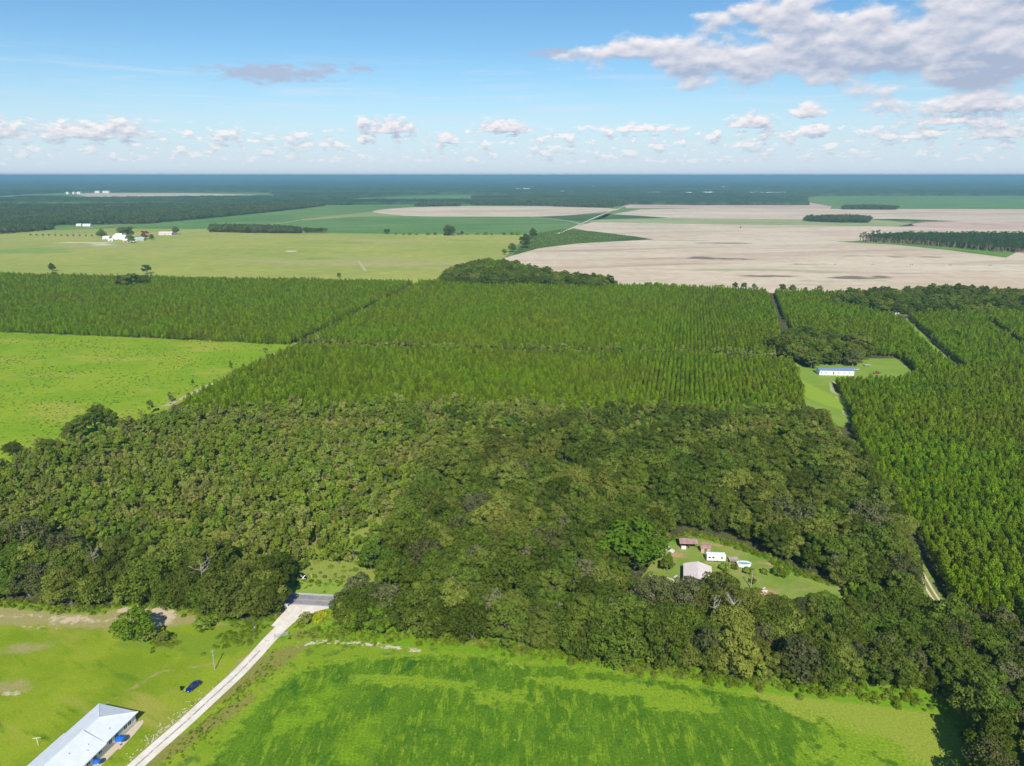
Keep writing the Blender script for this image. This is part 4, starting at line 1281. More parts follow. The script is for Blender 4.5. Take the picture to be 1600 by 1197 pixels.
for (px, py, hp) in [(1344, 378, 13), (1349, 378, 15), (1355, 379, 14), (1362, 377, 16), (1370, 378, 18)]:
    lone(px, py, hp, 'slender pine standing apart at the tip of the pine grove', farpine, name='tall_pine', cat='pine tree', group='pines at the tip of the grove')

# distinct near trees
lone(212, 1000, 52, 'lone round tree on the lawn beside the white sand patch', bright, name='lawn_tree', v=0)
lone(232, 998, 22, 'low dark bush at the foot of the lone lawn tree', scrub, name='lawn_bush', cat='bush', wide=1.6)
lone(256, 1003, 16, 'low dark bush right of the lone lawn tree', scrub, name='lawn_bush', cat='bush', wide=1.8)
lone(320, 985, 22, 'small dark bush below the oak wood', scrub, name='lawn_bush', cat='bush', wide=1.3)
lone(478, 974, 18, 'round green bush beside the yellow flowering bush', scrub, name='round_bush', cat='bush', wide=1.5, v=3)
L_yel = leaf('yellow_bush_leaves', (0.38, 0.42, 0.02), (0.46, 0.48, 0.03), None, hue=0.004, val=0.1)
yb = Kind('yellow_bush', [tuft_variant(7, 1.5, 1.3, 380, .34)], L_yel, M_bark)
for px, py, s in ((497, 966, 1.6), (505, 961, 1.3)):
    yb.single(*G(px, py), s, 'yellow flowering bush beside the gravel apron, ' + ('the larger' if s > 1.5 else 'the smaller'), 'bush')
lone(990, 885, 72, 'broad bright green tree with an umbrella crown beside the barn clearing', bright, name='umbrella_tree', v=0, wide=1.25)
lone(848, 862, 52, 'bright green tall tree rising out of the oak wood', bright, name='bright_tree', v=1)
lone(1022, 868, 36, 'yellow green tree behind the umbrella tree', scrub, name='clearing_tree', v=2, wide=1.6)
lone(1042, 892, 26, 'small dark green tree leaning over the clearing', oak, name='clearing_tree', wide=.9)
for (px, py, hp, w, lb) in [(1133, 892, 14, 1.5, 'round clipped green bush left of the pool deck'), (1148, 890, 10, 1.5, 'small dark bush in front of the pool deck'), (1171, 897, 12, 1.8, 'wide dark bush behind the utility pole'),
                            (1195, 897, 11, 1.5, 'round bush on the grass right of the pool'), (1176, 912, 11, 1.2, 'bush at the foot of the utility pole')]:
    lone(px, py, hp, lb, scrub, name='garden_bush', cat='bush', wide=w, v=3)
for (px, py, hp) in [(1215, 900, 16), (1226, 902, 14), (1330, 935, 24), (1350, 945, 30), (1375, 940, 28), (1400, 930, 30)]:
    lone(px, py, hp, 'fresh green tree at the edge of the barn clearing', bright, name='edge_tree', group='fresh green trees at the clearing edge')
for q_, (px, py, hp) in enumerate([(1078, 946, 40), (1102, 950, 44), (1128, 956, 46), (1152, 958, 42), (1052, 945, 38)]):
    lone(px, py, hp, ('mossy oak touching the left front corner of the barn', 'mossy oak below the middle of the barn front', 'mossy oak touching the right front corner of the barn', 'mossy oak on the grass between barn and utility pole', 'mossy oak left of the barn beside the scrap piles')[q_], moss, name='oak_tree', cat='oak tree')
lone(546, 985, 46, 'green tree at the end of the belt beside the paved road', oak, name='roadside_tree', v=5)
lone(560, 982, 48, 'light green tree second in the belt beside the paved road', bright, name='roadside_tree', v=0)
lone(590, 985, 46, 'light green tree third in the belt beside the paved road', bright, name='roadside_tree', v=1)
lone(580, 890, 42, 'dark tree beside the pale bare tree', oak, name='scrub_oak', v=3)
lone(1332, 572, 28, 'pale green tree behind the white mobile home', moss, name='yard_tree')

for k in range(26):
    t_ = random.random()
    i_ = random.randrange(len(wood_edge) - 1)
    p_ = np.array(wood_edge[i_]) * (1 - t_) + np.array(wood_edge[i_ + 1]) * t_ + rng.normal(0, 1.0, 2)
    scrub.single(p_[0], p_[1] + 1.5, random.uniform(.5, .95), 'small fresh green tree at the foot of the belt along the crop field', 'young tree', 'small trees at the foot of the belt')

lone(1312, 912, 44, 'dark oak at the far right edge of the barn clearing', oak, name='oak_tree', cat='oak tree', v=0)
lone(1335, 915, 46, 'dark oak behind the right tip of the barn clearing', oak, name='oak_tree', cat='oak tree', v=2)

# dead trees
def dead_tree(px, py, hpx, label, seed):
    rg = random.Random(seed)
    x, y = G(px, py)
    _, _, dep = project(x, y, 0)
    h = hpx * dep / F / math.cos(PITCH)
    r = empty('dead_tree', (x, y, 0), rg.uniform(0, 6), label=label, cat='dead tree')
    t = MB()
    t.tube([(0, 0, -.3), (.2, .1, h * .4), (-.1, .2, h * .75), (.2, 0, h)], [.30, .22, .14, .04], 7)
    t.build('trunk', M_dead, r)
    for k in range(9):
        b = MB()
        a = rg.uniform(0, 6.28); z = h * rg.uniform(.4, .9); L = h * rg.uniform(.18, .36)
        p = Vector((.1, .1, z)); d = Vector((math.cos(a), math.sin(a), rg.uniform(.5, 1.1))).normalized()
        q = p + d * L * .5; e = q + (d + Vector((rg.uniform(-.5, .5), rg.uniform(-.5, .5), .2))).normalized() * L * .5
        b.tube([p, q, e], [.11, .08, .03], 5)
        for s in range(3):
            st = q.lerp(e, rg.uniform(0, .7))
            dd = (d + Vector((rg.uniform(-1, 1), rg.uniform(-1, 1), rg.uniform(-.2, .8)))).normalized()
            b.tube([st, st + dd * L * .35], [.05, .02], 4)
        b.build('branch', M_dead, r)


for i, (px, py, hp, lb) in enumerate([
        (672, 955, 52, 'tall bare white tree, left one of the pair in the belt near the road'), (702, 950, 48, 'bare pale tree, right one of the pair in the belt near the road'),
        (872, 985, 50, 'bare pale snag in the belt above the turning track'), (960, 985, 46, 'bare snag in front of the red roof in the wood'),
        (995, 975, 40, 'bare snag left of the barn, over red soil'), (1142, 985, 58, 'bare white double trunk tree below the barn'), (1112, 978, 50, 'bare limbs rising right in front of the barn'),
        (1300, 905, 42, 'bare pale tree in the wood behind the clearing'), (1240, 835, 34, 'bare pale snag far back in the wood'), (905, 975, 40, 'leaning bare trunk in the belt'),
        (320, 930, 62, 'bare pale double trunk in the wood above the lawn'), (618, 880, 26, 'bare grey shrub tree at the scrub edge'), (1475, 1010, 42, 'bare pale tree at the lane end'), (1590, 1030, 44, 'bare pale limbs at the right wood border'), (150, 900, 50, 'bare pale snag in the wood, left part')]):
    dead_tree(px, py, hp, lb, i)

# bushes and weeds as masses
bp = []
g = jitter_grid(ground_poly([(-600, 508), (0, 518), (430, 538), (380, 575), (250, 640), (130, 688), (0, 718), (-900, 880)]), 3.6, jit=.5)
g = g[vnoise(g, .12, 21) + rng.normal(0, .12, len(g)) > .44]
bp.append((g, rng.uniform(.25, .75, len(g)), .5))
def along(line, w, n, lo, hi, sz=.8):
    line = [np.array(p) for p in line]
    seg = np.array([np.linalg.norm(b - a) for a, b in zip(line[:-1], line[1:])])
    k = rng.choice(len(seg), n, p=seg / seg.sum())
    t = rng.random(n)[:, None]
    A = np.array(line)[k]; B = np.array(line)[k + 1]
    P = A + (B - A) * t + rng.normal(0, w, (n, 2))
    bp.append((P, rng.uniform(lo, hi, n), sz))
along(wood_edge, 1.6, 620, .5, 1.3)
along(upper, 1.2, 220, .5, 1.2)
along([G(-400, 928), G(0, 940), G(100, 950), G(150, 954), G(200, 942), G(300, 952), G(385, 973), G(440, 965)], 1.4, 420, .4, 1.1)
along([G(270, 1180), G(330, 1118), G(390, 1062), G(430, 1030)], 3.0, 520, .12, .42, .7)
along([G(350, 1002), G(380, 995), G(395, 985)], 2.8, 130, .4, .9, .6)
along([G(240, 1003), G(275, 1003)], 1.6, 50, .4, .9, .6)
along([G(470, 985), G(510, 990), G(600, 1000)], 2.4, 160, .25, .7, .7)
along([G(450, 905), G(560, 915)], 2.2, 60, .3, .7, .7)
g = jitter_grid(scrub_poly, 4.2, jit=.5)
g = clear_of(g, [], [(road_line, 9)])
bp.append((g, rng.uniform(.5, 1.3, len(g)), .8))
g = jitter_grid(ground_poly([(826, 367), (880, 359), (930, 363), (1000, 371), (930, 378), (850, 386), (805, 396)]), 7, jit=.5)
bp.append((g, rng.uniform(1, 2.2, len(g)), .8))
BP = np.vstack([b[0] for b in bp]); BS = np.concatenate([b[1] for b in bp]); BZ = np.concatenate([np.full(len(b[0]), b[2]) for b in bp])
okb = dist_line(BP, drive_line) > 4.0
scatter('undergrowth_bushes', bush, BP[okb], BS[okb], 'low green bushes and weeds along the wood edges and over the pasture', sz=BZ[okb])

# ------------------------------------------------------------------ buildings and small things
M_white = plain('white_siding', (0.80, 0.79, 0.76), 0.6, var=.03)
M_glass = plain('window_glass', (0.03, 0.04, 0.05), 0.15, spec=.6, var=.05)
M_metal = None


def ribbed(name, col, rough=0.45, metal=0.3, scale=3.0, axis='X', var=0.05, stain=None):
    """standing seam sheet: fine ribs by bump and slight colour change panel to panel"""
    m = bpy.data.materials.new(name); m.use_nodes = True
    T = NT(m.node_tree); b = T.n['Principled BSDF']
    tc = T.node('ShaderNodeTexCoord')
    w = T.node('ShaderNodeTexWave'); w.bands_direction = axis
    T.l.new(tc.outputs['Object'], w.inputs[0]); w.inputs['Scale'].default_value = scale; w.inputs['Distortion'].default_value = 0
    n = T.noise(tc.outputs['Object'], .5, 4, .6)
    c = T.mix(T.ramp(n, .3, .7), tuple(v * (1 - var) for v in col), tuple(min(1, v * (1 + var)) for v in col))
    if stain:
        c = T.mix(T.ramp(T.noise(tc.outputs['Object'], .9, 5, .7), .5, .65, 0, .8), c, stain)
    T.put(b.inputs['Base Color'], c)
    b.inputs['Roughness'].default_value = rough; b.inputs['Metallic'].default_value = metal
    bp_ = T.node('ShaderNodeBump'); bp_.inputs['Strength'].default_value = .5; bp_.inputs['Distance'].default_value = .05
    T.l.new(w.outputs[1], bp_.inputs['Height']); T.l.new(bp_.outputs[0], b.inputs['Normal'])
    MATS[name] = m
    return m


def local(origin, u):
    """frame with x along u"""
    a = math.atan2(u[1], u[0])
    return a


# farmhouse with the pale metal roof, lower left: x runs along the house toward the far end, y across (left positive)
cornerB = np.array(G(216, 1112, 3.0)); cornerA = np.array(G(144, 1103, 3.0)); eaveR = np.array(G(128, 1197, 3.0))
u = cornerB - eaveR; u /= np.linalg.norm(u)
ang = math.atan2(u[1], u[0])
Wd = 12.6
house = empty('farmhouse', (cornerB[0], cornerB[1], 0), ang, label='long white farmhouse with pale metal hip roof and blue umbrellas along its patio', cat='house')
Lh = 40.0
ZE, ZR, Z2 = 3.0, 5.0, 5.5
mb = MB()
# walls: set in 0.5 m from the eaves
mb.box(-Lh + .6, 0.55, -.1, -.6, Wd - .5, ZE - .06)
mb.build('wall', plain('house_wall', (0.60, 0.58, 0.55), .8, var=.05), house)
M_roof = ribbed('pale_metal_roof', (0.68, 0.71, 0.75), 0.5, 0.0, 2.0)
r1 = MB()
hw = Wd / 2
L1 = 11.0
th = .12
# section one, hipped at the far end, running under the higher roof
r1.add([(0, 0, ZE), (0, Wd, ZE), (-6.0, hw, ZR), (-L1 - 1, hw, ZR), (-L1 - 1, 0, ZE), (-L1 - 1, Wd, ZE)], [(0, 1, 2), (0, 2, 3, 4), (1, 5, 3, 2)])
r1.add([(0, 0, ZE - th), (0, Wd, ZE - th), (-L1 - 1, Wd, ZE - th), (-L1 - 1, 0, ZE - th)], [(0, 1, 2, 3)])
r1.add([(0, 0, ZE - th), (0, Wd, ZE - th), (0, Wd, ZE), (0, 0, ZE)], [(0, 3, 2, 1)])
r1.add([(0, 0, ZE - th), (-L1 - 1, 0, ZE - th), (-L1 - 1, 0, ZE), (0, 0, ZE)], [(0, 1, 2, 3)])
r1.add([(0, Wd, ZE - th), (-L1 - 1, Wd, ZE - th), (-L1 - 1, Wd, ZE), (0, Wd, ZE)], [(0, 3, 2, 1)])
r1.build('roof', M_roof, house)
r2 = MB()
x0, x1 = -L1, -L1 - 14.0
zo = .55
for (a, b, ze, zr) in ((x0, x1, ZE + .02, ZR + zo),):
    y0_, y1_ = -.35, Wd + .35
    r2.add([(a, y0_, ze), (a, y1_, ze), (a, hw, zr), (b, y0_, ze), (b, y1_, ze), (b, hw, zr),
            (a, y0_, ze - .2), (a, y1_, ze - .2), (a, hw, zr - .2), (b, y0_, ze - .2), (b, y1_, ze - .2), (b, hw, zr - .2)],
           [(0, 2, 5, 3), (1, 4, 5, 2), (6, 9, 11, 8), (7, 8, 11, 10), (0, 6, 8, 2), (2, 8, 7, 1), (3, 5, 11, 9), (5, 4, 10, 11), (0, 3, 9, 6), (1, 7, 10, 4)])
r2.build('roof', M_roof, house)
r3 = MB()
x0, x1 = -L1 - 13.6, -Lh
r3.add([(x0, 0, ZE), (x0, Wd, ZE), (x0, hw, ZR), (x1, 0, ZE), (x1, Wd, ZE), (x1 + 5, hw, ZR), (x1, 0, ZE - th), (x1, Wd, ZE - th), (x0, 0, ZE - th), (x0, Wd, ZE - th)],
       [(0, 2, 5, 3), (1, 4, 5, 2), (3, 5, 4), (8, 9, 7, 6), (0, 3, 6, 8), (1, 9, 7, 4), (3, 4, 7, 6)])
r3.build('roof', M_roof, house)
M_trim = plain('roof_trim', (0.75, 0.77, 0.80), .5)
rc = MB()
rc.tube([(0, 0, ZE + .03), (-6.0, hw, ZR + .05)], .07, 6); rc.tube([(0, Wd, ZE + .03), (-6.0, hw, ZR + .05)], .07, 6); rc.tube([(-6, hw, ZR + .05), (-L1, hw, ZR + .05)], .08, 6)
rc.tube([(-L1, hw, ZR + zo + .05), (-L1 - 14, hw, ZR + zo + .05)], .09, 6)
rc.build('ridge_cap', M_trim, house)
for (vx, vy) in ((-7.5, 2.0), (-13.5, 2.6), (-17.5, 4.2), (-14.8, 1.6), (-20.5, 2.0)):
    zz = ZE + (ZR + (zo if vx < -L1 else 0) - ZE) * vy / hw
    v = MB(); v.tube([(vx, vy, zz - .1), (vx, vy, zz + .35)], .09, 8); v.tube([(vx, vy, zz + .35), (vx, vy, zz + .42)], .14, 8)
    v.build('vent_pipe', plain('vent_grey', (.5, .5, .5), .6), house)
for wx in (-2.8, -4.2, -9.2, -12.5, -16.2, -22.0, -24.0):
    wnd = MB(); wnd.box(wx - .5, .52, 1.0, wx + .5, .548, 2.3)
    w_ = wnd.build('window', M_glass, house)
    fr = MB()
    for (a, b, c, d) in ((-.58, .95, .58, 1.02), (-.58, 2.28, .58, 2.36), (-.58, 1.02, -.5, 2.28), (.5, 1.02, .58, 2.28), (-.03, 1.02, .03, 2.28)):
        fr.box(wx + a, .49, b, wx + c, .545, d)
    fr.build('frame', M_white, w_)
for wx in (-7.2, -14.2, -19.0):
    d = MB(); d.box(wx - .5, .50, 0, wx + .5, .547, 2.1)
    dd = d.build('door', plain('brown_door', (.16, .12, .09), .6), house)
    h_ = MB(); h_.tube([(wx + .36, .50, 1.0), (wx + .36, .44, 1.0)], .03, 6); h_.build('handle', plain('brass', (.5, .4, .2), .4, .8), dd)
ca, sa = math.cos(ang), math.sin(ang)


def HL(x, y):
    return (cornerB[0] + x * ca - y * sa, cornerB[1] + x * sa + y * ca)


sheet('patio', [HL(-.5, .3), HL(-26, .3), HL(-26, -2.6), HL(-18, -2.8), HL(-17.6, -1.7), HL(-9.5, -1.6), HL(-9.3, -2.3), HL(-4, -2.0), HL(-.5, -1.5), HL(.5, -.6)], plain('patio_concrete', (.55, .45, .36), .9), 0.05)
M_blue = plain('blue_canvas', (0.01, 0.13, 0.55), .6, var=.2)


def umbrella(x, y, rad, label):
    e = empty('patio_umbrella', (x, y, .05), .3, label=label, cat='umbrella')
    t = MB(); t.tube([(0, 0, 0), (0, 0, 2.35)], .03, 8); t.build('pole', M_white, e)
    b = MB(); b.tube([(0, 0, 0), (0, 0, .09)], .3, 12); b.build('base', plain('umbrella_base', (.1, .1, .1), .7), e)
    c = MB()
    n = 8
    vs = [(0, 0, 2.45)] + [(rad * .5 * math.cos(2 * math.pi * k / n), rad * .5 * math.sin(2 * math.pi * k / n), 2.3) for k in range(n)] + [(rad * math.cos(2 * math.pi * k / n), rad * math.sin(2 * math.pi * k / n), 2.0) for k in range(n)] + \
         [(rad * .97 * math.cos(2 * math.pi * (k + .5) / n), rad * .97 * math.sin(2 * math.pi * (k + .5) / n), 1.86) for k in range(n)]
    fs = [(0, 1 + k, 1 + (k + 1) % n) for k in range(n)] + [(1 + k, 1 + n + k, 1 + n + (k + 1) % n, 1 + (k + 1) % n) for k in range(n)] + [(1 + n + k, 1 + 2 * n + k, 1 + n + (k + 1) % n) for k in range(n)]
    c.add(vs, fs); c.build('canopy', M_blue, e)


umbrella(*HL(-8.0, -1.3), 1.25, 'blue patio umbrella near the far end of the farmhouse')
umbrella(*HL(-15.5, -1.3), .95, 'smaller blue patio umbrella nearer the middle of the farmhouse')
# clothes line T posts
def tpost(px, py, label):
    x, y = G(px, py)
    e = empty('clothesline_post', (x, y, 0), .2, label=label, cat='clothesline post')
    m = MB(); m.tube([(0, 0, -.2), (0, 0, 2.4)], .07, 8); m.build('post', M_white, e)
    m = MB(); m.tube([(-.9, 0, 2.4), (.9, 0, 2.4)], .06, 8); m.build('crossbar', M_white, e)
tpost(60, 1165, 'white T shaped clothesline post on the grass left of the farmhouse')


# vehicles
M_tyre = plain('tyre_rubber', (.02, .02, .02), .8)
M_rim = plain('wheel_rim', (.5, .5, .52), .35, .6)


def vehicle(name, x, y, rz, length, width, prof, cab, paint, label, cat, wheel_r=.33, z=0.02, bed=None):
    """prof: list of (x, z_top, half width) along the body; cab: (x0,x1,xr0,xr1,z0,z1) glasshouse"""
    e = empty(name, (x, y, z), rz, label=label, cat=cat)
    zb = .28
    vs, fs = [], []
    for (px_, zt, hw_) in prof:
        vs += [(px_, -hw_ * .94, zb), (px_, -hw_, zb + .22), (px_, -hw_, zt - .12), (px_, -hw_ * .86, zt), (px_, 0, zt + .03), (px_, hw_ * .86, zt), (px_, hw_, zt - .12), (px_, hw_, zb + .22), (px_, hw_ * .94, zb)]
    n = 9
    for i in range(len(prof) - 1):
        for k in range(n):
            k2 = (k + 1) % n
            fs.append((i * n + k, i * n + k2, (i + 1) * n + k2, (i + 1) * n + k))
    fs.append(tuple(range(n))[::-1]); fs.append(tuple((len(prof) - 1) * n + k for k in range(n)))
    mesh_obj('body', vs, fs, paint, e, smooth=False)
    x0, x1, a0, a1, z0, z1 = cab
    w0, w1 = width / 2 * .86, width / 2 * .68
    g = MB(); g.add([(x0, -w0, z0), (x1, -w0, z0), (x1, w0, z0), (x0, w0, z0), (a0, -w1, z1), (a1, -w1, z1), (a1, w1, z1), (a0, w1, z1)], [(0, 1, 5, 4), (1, 2, 6, 5), (2, 3, 7, 6), (3, 0, 4, 7), (4, 5, 6, 7)])
    g.build('windows', M_glass, e)
    m = (a0 + a1) / 2
    rf = MB(); rf.add([(a0 - .06, -w1 - .04, z1 + .0), (a1 + .06, -w1 - .04, z1), (a1 + .06, w1 + .04, z1), (a0 - .06, w1 + .04, z1), (a0 + .1, -w1 + .06, z1 + .07), (a1 - .1, -w1 + .06, z1 + .07), (a1 - .1, w1 - .06, z1 + .07), (a0 + .1, w1 - .06, z1 + .07)],
                      [(0, 1, 5, 4), (1, 2, 6, 5), (2, 3, 7, 6), (3, 0, 4, 7), (4, 5, 6, 7)])
    for sx, tx in ((x0, a0), (x1, a1)):
        for s in (-1, 1):
            rf.tube([(sx, s * (w0 + .01), z0), (tx, s * (w1 + .01), z1)], .05, 5)
    rf.build('roof', paint, e)
    for wx in (-length * .30, length * .31):
        for s in (-1, 1):
            t = MB(); t.tube([(wx, s * (width / 2 - .22), wheel_r), (wx, s * (width / 2 + .01), wheel_r)], wheel_r, 16)
            w_ = t.build('wheel', M_tyre, e)
            t = MB(); t.tube([(wx, s * (width / 2 - .02), wheel_r), (wx, s * (width / 2 + .03), wheel_r)], wheel_r * .6, 12); t.build('rim', M_rim, w_)
    for s in (-1, 1):
        h = MB(); h.box(-length / 2 - .01, s * width * .36 - .17, .58, -length / 2 + .12, s * width * .36 + .17, .74); h.build('headlight', plain('headlight_glass', (.8, .8, .8), .2), e)
        h = MB(); h.box(length / 2 - .1, s * width * .38 - .14, .66, length / 2 + .01, s * width * .38 + .14, .86); h.build('tail_light', plain('tail_light_red', (.4, .02, .02), .3), e)
    return e


def car_paint(name, col):
    m = bpy.data.materials.new(name); m.use_nodes = True
    T = NT(m.node_tree); b = T.n['Principled BSDF']
    tc = T.node('ShaderNodeTexCoord')
    T.put(b.inputs['Base Color'], T.mix(T.noise(tc.outputs['Object'], 2, 3), tuple(v * .85 for v in col), col))
    b.inputs['Roughness'].default_value = .25; b.inputs['Coat Weight'].default_value = .6
    return m


sedan = [(-2.3, .62, .62), (-2.2, .74, .80), (-1.4, .86, .88), (-.9, .93, .9), (.9, .96, .9), (1.7, .97, .87), (2.15, .90, .80), (2.3, .7, .66)]
a = np.array(G(293, 1082)); b = np.array(G(312, 1068)); d = b - a
vehicle('parked_car', *((a + b) / 2), math.atan2(d[1], d[0]), 4.6, 1.8, sedan, (-.95, 1.75, -.2, 1.0, .93, 1.42), car_paint('dark_blue_paint', (.006, .02, .14)), 'dark blue car parked on the grass beside the pale driveway', 'car')
x, y = G(284, 1078)
e = empty('trash_can', (x, y, 0), .4, label='small black trash can on the grass beside the blue car', cat='trash can')
m = MB(); m.add([(sx * .26, sy * .26, .05) for sx, sy in ((-1, -1), (1, -1), (1, 1), (-1, 1))] + [(sx * .33, sy * .33, 1.0) for sx, sy in ((-1, -1), (1, -1), (1, 1), (-1, 1))], [(0, 3, 2, 1), (4, 5, 6, 7), (0, 1, 5, 4), (1, 2, 6, 5), (2, 3, 7, 6), (3, 0, 4, 7)]); m.build('bin', plain('black_plastic', (.015, .015, .015), .5), e)
m = MB(); m.box(-.37, -.37, 1.0, .37, .37, 1.08); m.box(-.3, -.3, 1.08, .3, .3, 1.13); m.build('lid', MATS['black_plastic'], e)


def utility_pole(px, py, h, label, rz=0.0, dark=False):
    x, y = G(px, py)
    e = empty('utility_pole', (x, y, 0), rz, label=label, cat='utility pole')
    mt = plain('grey_pole_wood', (.38, .33, .27), .9) if not dark else plain('dark_pole_wood', (.09, .08, .07), .9)
    m = MB(); m.tube([(0, 0, -.3), (0, 0, h)], [.16, .10], 10); m.build('pole', mt, e)
    m = MB(); m.box(-.5, -.06, h - .75, .5, .06, h - .62); m.build('crossarm', mt, e)
    for s in (-.42, .42):
        m = MB(); m.tube([(s, 0, h - .62), (s, 0, h - .45)], [.05, .03], 8); m.build('insulator', plain('insulator', (.5, .5, .5), .3), e)
    m = MB(); m.box(-.14, -.30, h - 2.2, .14, -.11, h - 1.7); m.build('meter_box', plain('grey_steel', (.45, .46, .47), .5, .3), e)
utility_pole(336, 1046, 7.0, 'thin pale utility pole on the lawn beside the driveway', .5)
utility_pole(1173, 919, 6.8, 'pale utility pole standing in the barn clearing')
utility_pole(399, 989, 4.2, 'short dark pole in the weeds near the wood corner', .2, True)

# farm gate beside the driveway
gx, gy = G(440, 995)
e = empty('farm_gate', (gx, gy, 0), R(22), label='grey tubular metal farm gate beside the driveway', cat='gate')
M_gal = plain('galvanised_steel', (.50, .52, .52), .4, .5)
m = MB()
for z in (.25, .5, .78, 1.08, 1.36): m.tube([(-1.9, 0, z), (1.9, 0, z)], .035, 6)
for xx in (-1.9, -.63, .63, 1.9): m.tube([(xx, 0, .25), (xx, 0, 1.36)], .035, 6)
m.build('gate_frame', M_gal, e)
for xx in (-2.05, 2.05):
    m = MB(); m.tube([(xx, 0, -.2), (xx, 0, 1.6)], .08, 8); m.build('post', M_gal, e)

# black and white sign boards at the road
x, y = G(474, 906)
e = empty('road_sign', (x, y, 0), R(5), label='black sign board with white cross marking on the roadside grass', cat='sign')
M_blk = plain('black_board', (.012, .012, .012), .5)
m = MB(); m.box(-1.15, -.05, .35, 1.15, .05, 1.9); bd = m.build('board', M_blk, e)
m = MB()
for s in (-1, 1):
    m.add([(-.95 * s, -.06, 1.86), (-.50 * s, -.06, 1.86), (.05 * s, -.06, 1.15), (-.18 * s, -.06, 1.0)], [(0, 1, 2, 3)] if s < 0 else [(3, 2, 1, 0)])
m.box(-.22, -.075, .38, .22, -.062, 1.25)
m.box(-.9, -.075, .36, .9, -.062, .52)
m.build('marking', plain('white_board_paint', (.8, .8, .8), .6), bd)
for s in (-1, 1):
    m = MB(); m.tube([(s * .9, .08, -.1), (s * .9, .08, 1.5)], .05, 6); m.build('leg', M_blk, e)
x, y = G(487, 903)
e = empty('gate_post', (x, y, 0), 0, label='short pale wooden post beside the black sign board', cat='post')
m = MB(); m.tube([(0, 0, -.1), (0, .0, 1.7)], [.14, .10], 8); m.build('post', plain('pale_wood', (.55, .48, .36), .9), e)
m = MB(); m.tube([(.05, 0, .1), (-.75, .1, 1.3)], [.06, .05], 6); m.build('brace', MATS['pale_wood'], e)

# clearing buildings ------------------------------------------------
def gable_building(name, loc, rz, L, W, h, rise, wall, roof, label, cat, over=.35, doors=(), windows=(), open_front=False, ridge='x'):
    """ridge along local x; x in [0,L], y in [0,W]; front side is y=0"""
    e = empty(name, (loc[0], loc[1], 0), rz, label=label, cat=cat)
    m = MB()
    if not open_front:
        vs = [(0, 0, 0), (L, 0, 0), (L, W, 0), (0, W, 0), (0, 0, h), (L, 0, h), (L, W, h), (0, W, h), (0, W / 2, h + rise), (L, W / 2, h + rise)]
        m.add(vs, [(0, 1, 5, 4), (1, 2, 6, 9, 5), (2, 3, 7, 6), (3, 0, 4, 8, 7)])
        m.build('wall', wall, e)
    else:
        m.box(0, W - .1, 0, L, W, h); m.box(0, .4, 0, .1, W - .1, h); m.box(L * .55, .3, 0, L * .55 + .1, W - .1, h)
        m.build('wall', wall, e)
        for xx in (0.05, L * .5, L - .1):
            p = MB(); p.box(xx, .05, 0, xx + .14, .19, h); p.build('post', wall, e)
    r = MB()
    t = .09
    sl = rise / (W / 2)
    z_e = h - over * sl + .03
    for (ya, yb) in ((-over, W / 2), (W + over, W / 2)):
        r.add([(-over, ya, z_e), (L + over, ya, z_e), (L + over, yb, h + rise + .03), (-over, yb, h + rise + .03), (-over, ya, z_e + t), (L + over, ya, z_e + t), (L + over, yb, h + rise + .03 + t), (-over, yb, h + rise + .03 + t)],
              [(0, 1, 2, 3), (4, 7, 6, 5), (0, 4, 5, 1), (1, 5, 6, 2), (3, 2, 6, 7), (0, 3, 7, 4)])
    r.build('roof', roof, e)
    for (x0_, x1_, z0_, z1_, mt, side, nm) in list(doors) + list(windows):
        q = MB()
        if side == 'front': q.box(x0_, -.03, z0_, x1_, -.003, z1_)
        elif side == 'left': q.box(-.03, x0_, z0_, -.003, x1_, z1_)
        elif side == 'right': q.box(L + .003, x0_, z0_, L + .03, x1_, z1_)
        q.build(nm, mt, e)
    return e


# big pink roofed barn: ridge runs away from the camera
bA = np.array(G(1070, 881, 3.2)); bC = np.array(G(1111, 884, 3.2)); bD = np.array(G(1070, 914, 3.2))
dv = bA - bD; Lb = np.linalg.norm(dv) * 1.0; Wb = 9.0
rzb = math.atan2(dv[1], dv[0])
M_pink = ribbed('pink_metal_roof', (.80, .68, .62), .5, .1, 2.2, 'X')
M_brick = plain('red_brown_wall', (.50, .30, .23), .85, var=.2)
front_right = bD + np.array((math.sin(rzb), -math.cos(rzb))) * Wb
gable_building('barn', tuple(front_right), rzb, Lb, Wb, 3.2, 1.3, M_brick, M_pink, 'large barn with pale pink metal roof and red brown walls in the clearing', 'barn', .5,
               doors=[(.8, 3.2, 0, 2.4, plain('dark_opening', (.03, .03, .03), .9), 'left', 'door'), (Lb * .4, Lb * .4 + 1, 0, 2.1, MATS['brown_door'], 'front', 'door')],
               windows=[(5.5, 6.6, 1.0, 2.0, M_glass, 'left', 'window'), (Lb * .7, Lb * .7 + 1, 1.0, 2.0, M_glass, 'front', 'window')])
M_rust = ribbed('rusty_roof', (.36, .23, .20), .8, .0, 2.0, 'X', .2, stain=(.22, .12, .09))
x, y = G(1063, 857)
gable_building('open_shed', (x, y), R(-3), 6.2, 4.2, 2.4, .8, plain('dark_planks', (.10, .07, .05), .9), M_rust, 'open fronted shed with rusty brown roof at the top of the clearing', 'shed', .45, open_front=True)
x, y = G(1068, 857.5)
e = empty('chest_freezer', (x, y, 0), R(-3), label='white chest freezer standing in the open shed', cat='freezer')
m = MB(); m.box(-.9, -.4, 0.05, .9, .4, .95); m.build('cabinet', M_white, e)
m = MB(); m.box(-.93, -.43, .96, .93, .43, 1.05); m.build('lid', M_white, e)
x, y = G(1095, 864)
